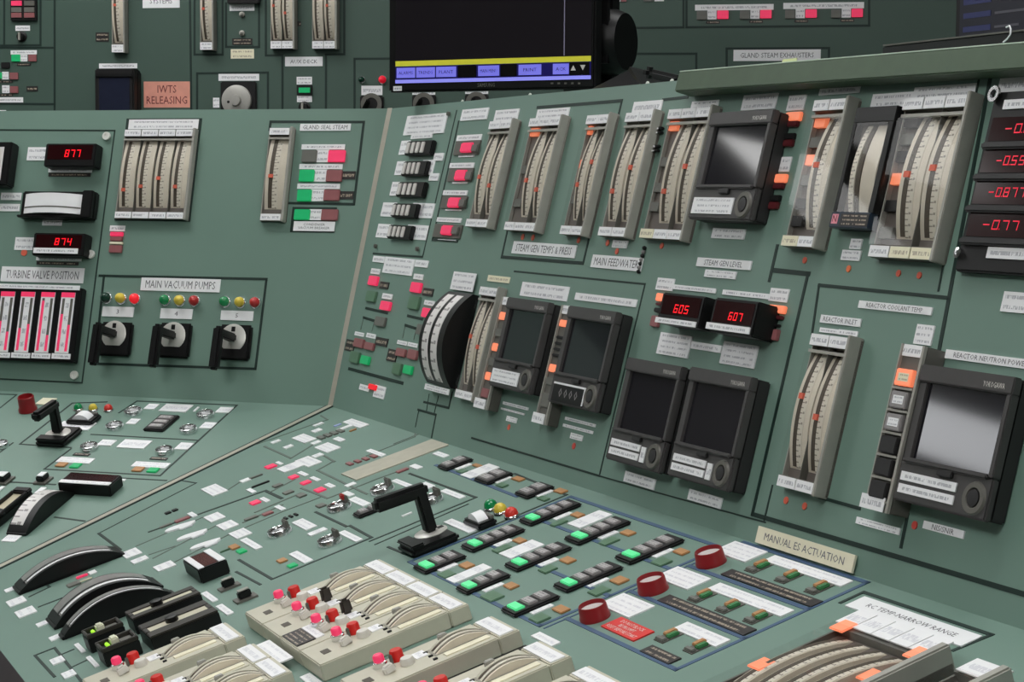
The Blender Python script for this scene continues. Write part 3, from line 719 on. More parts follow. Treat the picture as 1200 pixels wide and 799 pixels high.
# top row of edgewise meters on the right upright panel
def mlabel(t, q, **kw): t.plate(q, 0, **kw)
t = meter('two-drum edgewise meter, first from the left in the upper row', 'B', (572, 142, 571, 266), 2); t.plate((581, 129.3, 605.4, 140.9), 0, 2)
t = meter('edgewise meter with one orange lamp, second from left in the upper row', 'B', (619, 138.5, 626.5, 270.5), 2, lampcol=.26, lamps=((.885, 'o'), (.55, 'd'), (.25, 'd')), bank=3); t.plate((630, 128.5, 665, 137), 0, 2)
t = meter('edgewise meter with two orange lamps, third from left in the upper row', 'B', (686, 135, 681.5, 275), 2, lampcol=.18, lamps=((.885, 'o'), (.6, 'o'), (.3, 'd'))); 
t = meter('edgewise meter without lamps, fourth from left in the upper row', 'B', (731.5, 132, 732.5, 277), 2); t.plate((743, 119.5, 773.4, 131.3), 0, 1)
t = meter('three-label edgewise meter directly left of the upper chart recorder', 'B', (781.5, 128, 798, 280.5), 2, lampcol=.22, lamps=((.88, 'o'), (.6, 'd'), (.4, 'd'), (.25, 'd')), bank=3, botkinds='c'); t.plate((811, 119, 840, 127), 0, 2)
plate('B', (602.3, 282.4, 672.5, 302.4), 'white plate reading STEAM GEN TEMPS AND PRESS under two meters', 'STEAM GEN TEMPS & PRESS')
plate('B', (695, 298, 750, 318), 'white plate reading MAIN FEEDWATER', 'MAIN FEEDWATER')
plate('B', (718.5, 281, 733.5, 291), 'small white two-line plate above MAIN FEEDWATER', rows=2)
for x, y, lb in ((612.9, 277.6, 'faded orange dot, left of the pair under the second upper meter'), (624.9, 278.4, 'faded orange dot, right of the pair under the second upper meter'), (678.5, 281.4, 'orange dot under the third upper meter'),
                 (712.5, 284.7, 'orange dot left of the small plate above MAIN FEEDWATER'), (723.4, 294.6, 'pink dot touching the MAIN FEEDWATER plate'), (776, 288, 'orange dot under the three-label edgewise meter')): dot(lb, 'B', x, y)
t = Thing('bead_chain', 'short striped bead chain hanging beside the MAIN FEEDWATER plate', 'chain', 'B', *px('B', 753, 291))
for i in range(7):
    h, u = px('B', 756.5-i*1.1, 291+i*4.6); t.lathe('bead', h, u, 0, [(.0026, 0), (.0034, .0026), (.0018, .005), (0, .0052)], KEY if i % 2 else BLACK, 10)
t = Thing('terminal_clips', 'pair of tiny black and white terminal clips between two upper meters', 'clip', 'B', *px('B', 770, 160))
for x, y in ((771.5, 150), (770.5, 155), (767.5, 171), (766.5, 176)): t.pbox('clip', (x-3, y-1.6, x+3, y+1.2), 0, .006, BLACK, .001); t.pbox('clip_tip', (x-3.4, y-.4, x-1, y+1.2), .006, .007, WHITE)
recorder('charcoal chart recorder in the upper row with striped label strip', 'B', (833, 132, 876.5, 258), strips=1)
plate('B', (871.8, 111.7, 907.4, 127), 'white two-line plate above the upper chart recorder', rows=2)
plate('B', (835.7, 266.8, 871, 280.6), 'grey-white plate under the upper chart recorder', rows=2)
plate('B', (817.7, 301.3, 878.5, 316.5), 'white plate reading STEAM GEN LEVEL', 'STEAM GEN LEVEL')
plate('B', (826.7, 315.4, 861, 327.2), 'small white plate under STEAM GEN LEVEL', rows=2)
lamppair('upper orange and dark red alarm lamps right of the upper chart recorder', 'B', [('w', (925, 112, 941, 128.5)), ('O', (921, 131.5, 936, 141)), ('k', (920, 141.3, 933, 148)), ('n', (915.5, 156, 929, 163)), ('k', (914, 163.5, 927, 171))], 'alarm lamp stacks')
lamppair('lower orange and dark red alarm lamps right of the upper chart recorder', 'B', [('w', (907.4, 184, 924, 201)), ('O', (903.7, 203.7, 919, 213.4)), ('k', (903, 213.8, 916, 221)), ('n', (898.8, 228, 912, 235.5)), ('k', (896.8, 236, 909.5, 244.6))], 'alarm lamp stacks')
t = meter('tall edgewise meter with orange lamps right of the upper chart recorder', 'B', (951, 117, 953.5, 289), 1, lampcol=.36, lamps=((.86, 'o'), (.72, 'd'), (.6, 'o'), (.46, 'd'), (.3, 'k'), (.18, 'k')), bank=2, botkinds='c', depth=.02, rail=.12)
t.plate((961, 103, 1006, 108.4), 0, 1)
# black framed meter
r = RC('B', 1004, 126, 1018.5, 268, .021); t = Thing('black_framed_meter', 'narrow black framed meter with navy sticker at its foot', 'meter', 'B', (r[0]+r[1])/2, r[2])
t.box('case', r, 0, .010, BLACK, .002); W, H = r[1]-r[0], r[3]-r[2]
t.box('frame', sub(r, 0, 1, .87, 1), .010, .021, BLACK, .001); t.box('frame', sub(r, 0, .10, .13, .87), .010, .021, BLACK, .001); t.box('frame', sub(r, .86, 1, .13, .87), .010, .021, BLACK, .001)
t.box('back_plate', sub(r, .10, .86, .13, .87), .010, .011, SMOKE)
d = t._add('scale_drum', drum_me(W*.34, H*.72, .009, SCREAM, .011), r[0]+W*.66, r[2]+H*.50, 0); t._add('pointer_slot', drum_me(W*.10, H*.70, .009, SLOT, .011, span=.97, lift=.0006), r[0]+W*.42, r[2]+H*.50, 0)
t._add('scale_strip', drum_me(W*.12, H*.72, .010, SCW, .011), r[0]+W*.29, r[2]+H*.50, 0)
t.box('cover_pane', sub(r, .10, .86, .13, .87), .0205, .021, PANE)
st = t.box('sticker', sub(r, 0, .97, 0, .13), .010, .022, NAVY, .001); t.box('logo_patch', sub(r, .05, .2, .03, .11), .022, .0223, mat('pink_patch', (236, 150, 165), .5), 0, st); t.rplate(sub(r, .26, .95, .015, .115), .022, 3, None, 'k', 'sticker_print', .0003)
t.text('N', sub(r, .075, .175, .045, .1), .0226, INKR)
plate('B', (997.5, 279.4, 1007.7, 292), 'narrow grey-white plate under the black framed meter', rows=2); plate('B', (987.4, 292.4, 1006.5, 305.7), 'square white plate above an orange dot under the black framed meter', rows=2)
dot('orange dot under two plates below the black framed meter', 'B', 995, 315, 4.2, mat('orange_seal', (236, 120, 70), .5))
dot('orange dot below the tall meter with orange lamps', 'B', 943.5, 305, 4)
t = meter('widest edgewise meter with broad ivory drums at the right end', 'B', (1056, 114.5, 1092, 304), 2, lampcol=.24, lamps=((.86, 'k'), (.75, 'd'), (.64, 'k'), (.5, 'o'), (.33, 'k'), (.16, 'd')), bank=3, botkinds='wcc', depth=.02, drumfrac=.94, marks=(.5, .55))
t.plate((1023, 110.5, 1068, 124), 0, 2); t.plate((1072, 102.5, 1141, 112), 0, 2)
dot('left orange dot of the pair under the widest edgewise meter', 'B', 1053.4, 320.4, 4.2); dot('right orange dot of the pair under the widest edgewise meter', 'B', 1077.8, 322.7, 4.2)
# stacked digit displays at the right edge
t = Thing('display_stack', 'black panel of stacked red digit displays at the right edge', 'digital display', 'B', *px('B', 1160, 304))
rp = RC('B', 1166, 108, 1125, 304.6, .012); rp = (rp[0], rp[0]+.30, rp[2]-.012, rp[3]); t.box('panel', rp, 0, .012, BLACKM, .002)
for i, (x0, y0, dg) in enumerate(((1167, 141, '-0.61'), (1157, 178, '-0.555'), (1148, 214.5, '-0.877'), (1141, 252, '-0.77'))):
    h0, u1 = px('B', x0, y0-3, .012); ld = mat('red_led_dim', (230, 40, 70), .4, emit=.5, ecol=(230, 20, 50))
    for ox in (0, .125):
        t.box('display_window', (h0-.004+ox, h0+.105+ox, u1-.026, u1), .012, .0125, LEDBACK); t._add('digits', seg7_me(dg, .062, .0105, ld), h0+.05+ox, u1-.013, .013)
        t.box('ledge', (h0-.008+ox, h0+.11+ox, u1-.036, u1-.028), .012, .018, CHARD, .002)
t.plate((1172, 92, 1216, 106), 0, 1); t.plate((1177, 117, 1212, 126), .012, 1); t.plate((1158, 289, 1208, 305), .012, 1)
h, u = px('B', 1168.7, 111.5, .012); t.lathe('cable_hook', h, u, .012, [(.005, 0), (.009, .003), (.009, .006), (.005, .006), (.005, 0)], CHROME, 16)
h, u = px('B', 1124.5, 297, .012); t.lathe('screw', h, u, .012, [(.006, 0), (.006, .004), (0, .006)], CHROME, 14)
plate('B', (1177, 341, 1208, 368), 'white plate at the right edge above the neutron power recorder', rows=2)

# ---- lower half of the right upright panel
# mimic lamp field, far left
F = 'mimic lamps on the right panel'
plate('B', (452, 300.5, 481.5, 323.2), 'white framed plate reading MOTOR GEN, above the red mimic lamps', rows=3)
for q, lb in (((437.8, 299.4, 449.4, 308), 'tiny white plate left of the framed MOTOR GEN plate'), ((487.4, 304, 500.2, 313.6), 'tiny white plate right of the framed MOTOR GEN plate')): plate('B', q, lb, rows=1)
lamppair('lit pink mimic lamp under a tiny plate, upper left', 'B', [('r', (432.6, 322.6, 440, 334.6)), ('w', (435.4, 314, 444, 321.6)), ('g', (430, 340, 437.6, 354)), ('b', (446, 329.6, 454, 339))], F)
lamppair('lit pink mimic lamp under a tiny plate, upper right', 'B', [('r', (482, 330, 490.6, 343)), ('w', (485.4, 320.4, 494.6, 328)), ('g', (480, 346, 488, 363)), ('b', (496.6, 337, 506, 347.4))], F)
lamppair('lit pink mimic lamp, lower left above a grey square', 'B', [('r', (446.4, 352, 455, 364)), ('w', (448.6, 343.2, 458.4, 351.2)), ('x', (440, 370, 449, 383))], F)
lamppair('lit pink mimic lamp beside the black curved meter', 'B', [('r', (495.2, 360, 504, 372.6)), ('w', (497.8, 351.2, 508, 358.6)), ('x', (489, 379, 496.4, 393))], F)
lamppair('pair of dull red and green mimic lamps at the lower left corner', 'B', [('d', (415.4, 395.4, 423.6, 408)), ('w', (416.2, 388, 425.4, 394.6)), ('g', (411, 410.6, 418, 426)), ('d', (427.6, 400, 435.8, 411)), ('w', (430, 389.6, 439, 397)), ('G', (423, 415.6, 430.4, 427.6)), ('b', (406.4, 397, 413.2, 412.6)), ('b', (441, 394.2, 452.6, 406.8))], F)
lamppair('pair of dull red and green mimic lamps left of the black curved meter', 'B', [('d', (464.6, 407, 472.8, 418.6)), ('w', (466, 398, 475.8, 405)), ('g', (461, 424, 467, 439.6)), ('d', (478.4, 408.4, 486.4, 422)), ('w', (478.4, 400.4, 488, 407.4)), ('G', (473.2, 427, 480.4, 439)), ('b', (455.4, 408.2, 462.6, 424.6))], F)
lamppair('single red lamp between two white plates under the mimic lamps', 'B', [('R', (432, 449, 439, 457.4)), ('w', (422, 449.4, 431, 459)), ('w', (440, 450.4, 449, 468))], F)
line('B', [(409, 432), (472, 449)], .006); line('B', [(429, 361), (454, 367)], .005); line('B', [(426, 372), (439, 376)], .005); line('B', [(478, 370), (495, 374)], .005); line('B', [(475, 381), (488, 385)], .005)
line('B', [(423, 386), (426, 373)], .0015, GLINE, 'mimic_line'); line('B', [(436, 388), (439, 376)], .0015, GLINE, 'mimic_line'); line('B', [(472, 396), (475, 381)], .0015, GLINE, 'mimic_line'); line('B', [(485, 398), (488, 385)], .0015, GLINE, 'mimic_line')
line('B', [(490, 480), (511, 486), (506, 512)], .004); line('B', [(491, 480), (487, 500)], .002); line('B', [(497, 471), (526, 478), (530, 460)], .004); line('B', [(503, 462), (500, 481)], .0015); line('B', [(514, 464), (509, 484)], .0015)
# black curved dual meter
r = RC('B', 526, 341, 528, 455, .012); t = Thing('curved_scale_meter', 'black drum-shaped meter with two white curved scales', 'meter', 'B', (r[0]+r[1])/2, r[2])
W, H = r[1]-r[0], r[3]-r[2]; hc, uc = (r[0]+r[1])/2, (r[2]+r[3])/2
t._add('case', drum_me(W, H, .034, BLACK, .012), hc, uc, 0)
for f in (.28, .66): 
    t._add('scale_strip', drum_me(W*.25, H, .034, SCB, .012, span=.90, lift=.0008), r[0]+W*f, uc, 0)
t.plate((532, 317.8, 553, 342), .004, 3); t.plate((498.5, 449, 525, 463), .012, 2)
t = meter('two-drum edgewise meter between the black curved meter and a chart recorder', 'B', (561, 335, 553, 470), 2); t.plate((572.3, 322, 596.3, 332), 0, 1, None, 'c')
def lampstrip(label, q, lamps, depth=.022, n=0, grp='narrow lamp strips'):
    r = RC('B', *q, depth); t = Thing('lamp_strip', label, 'indicator light', 'B', (r[0]+r[1])/2, r[2], grp); H = r[3]-r[2]
    r = (r[0], r[1]-(.010 if depth < .03 else .002), r[2], r[3])
    t.box('housing', r, 0, depth-.004, GREYD, .001); t.box('side_rail', (r[1]-.004, r[1], r[2], r[3]), depth-.004, depth, GREY); t.box('side_rail', (r[0], r[0]+.002, r[2], r[3]), depth-.004, depth, GREY)
    t.rplate(sub(r, -.05, .85, .93, 1), depth-.004, 1, None, 'w', 'label_plate'); t.rplate(sub(r, -.15, .85, 0, .085), depth, 1, None, 'w', 'label_plate')
    for f, h_, m_ in lamps: t.box('lamp_window', sub(r, .12, .80, f-h_, f+h_), depth-.004, depth-.001, {'o': ORG, 'd': GREYL, 'k': BLACKM, 'r': REDD}[m_], .001)
    return t
lampstrip('narrow lamp strip with three lit orange windows left of a recorder', (588, 347, 572.5, 481), ((.83, .034, 'o'), (.55, .034, 'o'), (.29, .034, 'o'), (.14, .04, 'r'), (.68, .035, 'd'), (.42, .035, 'd')))
recorder('smallest-looking chart recorder, leftmost of the lower row', 'B', (594.8, 347.6, 618, 462), strips=1)
plate('B', (612.5, 330, 663.5, 353.2), 'white two-line plate above the leftmost lower chart recorder', rows=2)
def strips(k, L, lb):
    for i, (x0, y0, x1, y1) in enumerate(L): plate(k, (x0, y0, x1, y1), lb % ('upper', 'lower')[i], rows=1)
strips('B', [(589.6, 470, 618.4, 481), (587, 477.2, 614, 486.6)], '%s white strip under the leftmost lower chart recorder')
plate('B', (594, 486.8, 604.6, 496), 'tiny white plate above a pink dot under the leftmost lower recorder', rows=2); dot('pink dot under the leftmost lower chart recorder', 'B', 596.8, 500.6, 3.5)
lampstrip('narrow lamp strip with two lit orange windows between two recorders', (658, 357, 642, 499), ((.85, .028, 'o'), (.73, .012, 'k'), (.68, .012, 'k'), (.63, .012, 'k'), (.58, .012, 'k'), (.47, .032, 'o'), (.36, .03, 'd'), (.2, .06, 'd')))
recorder('chart recorder with a black counter window, second in the lower row', 'B', (666.2, 357.6, 695, 483), strips=0)
plate('B', (674.8, 342.6, 744.6, 360), 'long white strip above the recorder with a counter window', rows=1)
strips('B', [(662.4, 488, 697, 500.6), (660, 496, 694, 508.6)], '%s white strip under the recorder with a counter window')
plate('B', (669, 506.6, 681.4, 517), 'tiny white plate above a red dot under the counter recorder', rows=2); dot('red dot under the recorder with a counter window', 'B', 673, 522.7, 4, mat('red_seal', (206, 76, 66), .5))
t = dpm('left one of two adjoining black meters with red digits reading 605', 'B', (777, 342, 818, 384.5), '605', (791, 356.5, 807, 368.5), .034); t.plate((768.6, 371, 814, 383.6), .0346, 1); t.plate((788, 333, 838, 343.6), 0, 1)
t = dpm('right one of two adjoining black meters with dim red digits', 'B', (838.3, 348, 880, 395), '607', (855, 365.5, 870, 377), .034); t.plate((828.2, 377, 877, 391.6), .0346, 1); t.plate((847.3, 339, 900, 350.6), 0, 1)
lamppair('orange and red alarm lamps left of the two adjoining digit meters', 'B', [('w', (771, 325, 787.4, 341)), ('O', (769.4, 343, 776.6, 353)), ('k', (768, 354, 775, 358)), ('n', (766.5, 360, 773, 366)), ('d', (763.4, 369, 769.4, 383))], 'alarm lamp stacks')
lamppair('orange and red alarm lamps right of the two adjoining digit meters', 'B', [('w', (903.6, 337, 921.6, 354.4)), ('O', (901, 356.4, 917.6, 367.4)), ('k', (900, 368, 915, 374.6)), ('n', (898, 378, 911.6, 383)), ('d', (896.6, 384, 909, 399))], 'alarm lamp stacks')
plate('B', (774.5, 388.8, 805, 420), 'square white four-line plate under the left red digit meter', rows=4); plate('B', (810.4, 399.6, 844, 413.6), 'small white strip between two square plates under the digit meters', rows=1)
plate('B', (848.6, 399.4, 882.6, 432), 'square white four-line plate under the right red digit meter', rows=4)
recorder('left one of two adjoining dark chart recorders in the lowest row', 'B', (735, 418, 770, 554.5)); recorder('right one of two adjoining dark chart recorders in the lowest row', 'B', (809, 429, 850, 576))
plate('B', (733, 551.4, 765.4, 574.2), 'white plate under the left one of the two adjoining recorders', rows=2); plate('B', (808, 572.4, 843.4, 596.4), 'white plate under the right one of the two adjoining recorders', rows=2)
# coolant temperature and neutron power
plate('B', (1007, 351.8, 1090.6, 369.2), 'white plate reading REACTOR COOLANT TEMP', 'REACTOR COOLANT TEMP')
plate('B', (962.4, 368.4, 1007, 383), 'white plate reading REACTOR INLET above the tall coolant meter', 'REACTOR INLET')
t = meter('tall two-drum coolant meter with red pointers standing alone', 'B', (947.5, 389.5, 953.5, 580), 2, depth=.02, marks=(.60, .45), drumfrac=.92); t.plate((961, 383.4, 981.5, 391.4), 0, 1); t.plate((983, 385.6, 1004, 394.4), 0, 1)
dot('left red dot under the tall coolant meter', 'B', 921.7, 586.3, 4.4); dot('right red dot under the tall coolant meter', 'B', 943.4, 593, 4.4)
t = lampstrip('tall grey strip of square push-button lamps, topmost one orange', (1056.5, 402, 1040, 602), (), .03, grp='button lamp strips')
r = RC('B', 1056.5, 402, 1040, 602, .03)
for i in range(6):
    f = .80-.135*i; b = t.box('button', sub(r, .14, .78, f-.05, f+.05), .026, .033, ORG if i == 0 else (KEY if i < 3 else CHARD), .001)
    if i < 3: t.rplate(sub(r, .26, .68, f-.025, f+.025), .033, 2, None, 'w' if i else 'c', 'button_legend', .0003)
    t.box('separator', sub(r, .08, .86, f-.072, f-.058), .026, .031, GREY)
plate('B', (1075, 379.4, 1090, 405), 'upright white plate above the tall strip of button lamps', rows=3); plate('B', (1004, 605, 1053, 627), 'white plate at the foot of the tall strip of button lamps', rows=2)
recorder('large nearest chart recorder with bright reflection, at the right edge', 'B', (1080, 426, 1151, 611), strips=3)
plate('B', (1109, 409, 1215, 434), 'white plate reading REACTOR NEUTRON POWER', 'REACTOR NEUTRON POWER', margin=(.04, .22))
plate('B', (1082.8, 609.6, 1128, 631.4), 'grey plate with serif letters NIS/SNIR under the neutron power recorder', 'NIS/SNIR', margin=(.1, .15)); dot('red dot left of the NIS/SNIR plate', 'B', 1072.3, 615.4, 5, mat('red_seal', (206, 76, 66), .5))
plate('B', (889, 615.8, 997.5, 671.4), 'large cream plate reading MANUAL ES ACTUATION at the panel foot', 'MANUAL ES ACTUATION', kind='c', t=.003, z=.003, margin=(.05, .28))
# green lip along the top of the right upright panel
r = RC('B', 795, 85.5, 1200, 84, .03); tb = Thing('top_rail', 'green painted rail capping the right upright panel', 'rail', 'B', r[0], r[2])
r0 = RC('B', 795, 85.5, 795.5, 107, .03)
RAILM = mat('olive_green_paint', (68, 90, 66), .5)
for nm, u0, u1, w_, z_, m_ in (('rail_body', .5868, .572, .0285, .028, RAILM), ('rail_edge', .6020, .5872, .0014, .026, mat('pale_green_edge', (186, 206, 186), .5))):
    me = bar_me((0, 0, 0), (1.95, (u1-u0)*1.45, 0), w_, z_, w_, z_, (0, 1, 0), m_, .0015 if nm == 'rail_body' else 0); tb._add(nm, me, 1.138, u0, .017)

# ================================================================ left desk
h, u = px('C', 33, 481, 0); t = Thing('mushroom_button', 'tall dark red cylinder cap at the back left of the left desk', 'push button', 'C', h, u)
t.lathe('guard_ring', h, u, 0, [(.019, 0), (.0185, .006), (.0165, .010), (.0165, .030), (.0145, .032), (.0135, .030), (.0135, .004), (0, .004)], DRED, 26); t.lathe('cap', h, u, .004, [(.013, 0), (.013, .012), (0, .014)], REDCAP, 20)
plate('C', (41, 473, 67, 466.6), 'cream plate behind the dark red cylinder cap', rows=0, kind='c')
pistol('black pistol grip switch standing on the left desk', 'C', (40, 517, 97, 499.5), (68, 507.5), shaft=.062, grip=.066)
for x, y, m_, c in ((91, 475, GRNDOME, 'green'), (108.5, 475.6, YEL, 'yellow'), (126.5, 476.2, mat('red_lens_desk', (220, 60, 52), .3), 'red')): dome('%s dome light behind the left desk pistol grip switch' % c, 'C', x, y, 5.6, m_)
def drumflag(label, k, q, base=.010):
    r = RC(k, *q, base); t = Thing('target_indicator', label, 'indicator', k, (r[0]+r[1])/2, r[2]); t.box('base', r, 0, base, BLACK, .003); W, H = r[1]-r[0], r[3]-r[2]
    t._add('white_drum', drum_me(H*.55, W*.62, .010, WHITE, base, 'h'), r[0]+W*.5, r[2]+H*.45, 0); t.box('bracket', sub(r, .1, .9, .78, .95), base, base+.004, GREYD)
    return t
drumflag('white drum position indicator in front of the left desk dome lights', 'C', (76, 492.6, 119, 484.5))
plate('C', (64, 501.5, 113.4, 495), 'white strip between the drum indicator and the left desk switch', rows=1)
RBG = 'chrome ringed push-buttons on the left desk'
for x, y, lb in ((155.5, 480, 'right of the red dome light'), (133.7, 497.2, 'right of the white drum indicator'), (104, 521.6, 'in front of the pistol grip switch plate'), (240, 483.6, 'at the back right corner of its frame'), (220, 501, 'right of the three-key block'), (192, 526, 'nearest the aluminium strip'), (-1, 519, 'cut by the left edge')):
    ringbutton('chrome ringed push-button on the left desk, %s' % lb, 'C', x, y, 10.6, group=RBG)
for q, lb in (((168, 478.6, 187, 473.4), 'short white plate right of the rearmost left-desk chrome ring'), ((185.5, 481, 226.6, 474.4), 'long white plate between two rear chrome rings on the left desk'), ((252, 482.6, 274, 477.4), 'white plate at the back right corner of the left desk frame'), ((147, 496, 165, 490.8), 'white plate right of the chrome ring beside the drum indicator'),
              ((233, 501, 254.5, 495), 'white plate right of the chrome ring beside the three-key block'), ((113, 521, 137, 515.6), 'white plate right of the chrome ring before the pistol grip switch'), ((136, 523.6, 178.6, 516.2), 'long white plate in the middle of the left desk frame'), ((204, 525.6, 227.5, 519), 'white plate right of the chrome ring nearest the aluminium strip'),
              ((226, 481.4, 234, 476.6), 'tiny white plate left of the back right chrome ring')): plate('C', q, lb, rows=1)
keys('black block of three white keys on the left desk', 'C', (166.6, 502.4, 211, 486), 3, False, group='key blocks')
lamppair('amber and green lamp pair under a white strip, left one on the left desk', 'C', [('w', (65, 540.6, 111.5, 537)), ('o', (63.6, 545.4, 80.6, 541.4)), ('G', (80.2, 546.8, 97, 542.4))]); lamppair('amber and green lamp pair under a white strip, right one on the left desk', 'C', [('w', (153, 546, 200, 542.6)), ('o', (153, 551, 170.4, 546.6)), ('G', (170.6, 552, 188, 547.6))])
plate('C', (85, 532.6, 106, 531.2), 'dark narrow tag under the chrome ring before the pistol grip switch', rows=1, kind='k'); plate('C', (175, 537.4, 197, 536), 'dark narrow tag under the chrome ring nearest the strip', rows=1, kind='k')
for (x0, y0, x1, y1), lb in (((-8, 560, 13, 553.6), 'left one, cut by the picture edge'), ((41, 560, 57.6, 554), 'right one, beside the black desk meter')):
    r = RC('C', x0, y0, x1, y1, .012); t = Thing('rocker_button', 'small black rocker button with a white top, %s' % lb, 'push button', 'C', (r[0]+r[1])/2, r[2], 'rocker buttons'); t.box('base', (r[0]-.004, r[1]+.006, r[2]-.004, r[3]+.002), 0, .004, GREYD); t.box('body', r, .004, .014, BLACK, .002); t.box('white_top', sub(r, .12, .88, .15, .85), .014, .0155, WHITE)
r = RC('C', 67, 565.5, 143, 556.4, .022); t = Thing('panel_meter', 'flat black digital meter with white strip lying on the left desk', 'digital meter', 'C', (r[0]+r[1])/2, r[2]); t.box('case', r, 0, .022, BLACK, .002); t.rplate(sub(r, .02, .98, .02, .26), .022, 1, None, 'w', 'label_strip'); t.box('display_window', sub(r, .04, .96, .32, .94), .022, .0225, LEDBACK); t.plate((140, 563, 148, 561), 0, 0)
# arched meter on the left desk
def archmeter(label, k, q, rise, base, scale=SCB, sw=.5, strips=(.42,), mt=BLACK, lab=None):
    r = RC(k, *q, base); t = Thing('arched_meter', label, 'meter', k, (r[0]+r[1])/2, r[2], 'black arched desk meters'); W, H = r[1]-r[0], r[3]-r[2]; hc, uc = (r[0]+r[1])/2, (r[2]+r[3])/2
    t.box('base', (r[0], r[1], r[2]-.004, r[3]+.004), 0, base*.8, mt, .001); t._add('case', drum_me(W, H, rise, mt, base), hc, uc, 0)
    for f in strips: t._add('scale_strip', drum_me(W*sw, H, rise, scale, base, span=.84, lift=.0006), r[0]+W*f, uc, 0)
    if k == 'D': t._add('white_rim', drum_me(W*.12, H, rise, WHITE, base, span=.80, lift=.0010), r[0]+W*.80, uc, 0); t._add('dark_rim', drum_me(W*.10, H, rise, BLACK, base, span=.86, lift=.0009), r[0]+W*.62, uc, 0)
    if lab: t.plate(lab, 0, 1)
    return t
archmeter('black arched meter with broad white scale on the left desk', 'C', (8, 622, 86, 577), .026, .006, sw=.62, strips=(.36,), lab=(1, 633.5, 26, 627)); plate('C', (40, 577.4, 54.6, 571), 'white plate behind the arched meter on the left desk', rows=0)
r = RC('C', -30, 612, 38, 573, .02); t = Thing('window_meter', 'black meter with a cream window at the left picture edge', 'meter', 'C', (r[0]+r[1])/2, r[2]); t.box('case', r, 0, .016, BLACK, .002); t.box('window_face', sub(r, .1, .85, .22, .88), .016, .0165, mat('cream_dial_face', (196, 186, 160), .5)); 
for a in ((0, 1, 0, .22), (0, 1, .88, 1), (0, .1, .22, .88), (.85, 1, .22, .88)): t.box('frame', sub(r, *a), .016, .024, BLACKM, .002)
t.lathe('pivot_cover', r[0]+(r[1]-r[0])*.5, r[2]+(r[3]-r[2])*.28, .0165, [(.018, 0), (.018, .004), (0, .005)], BLACK, 20)
plate('C', (-6, 575.6, 6, 569.6), 'white plate at the left edge above the cream window meter', rows=0)

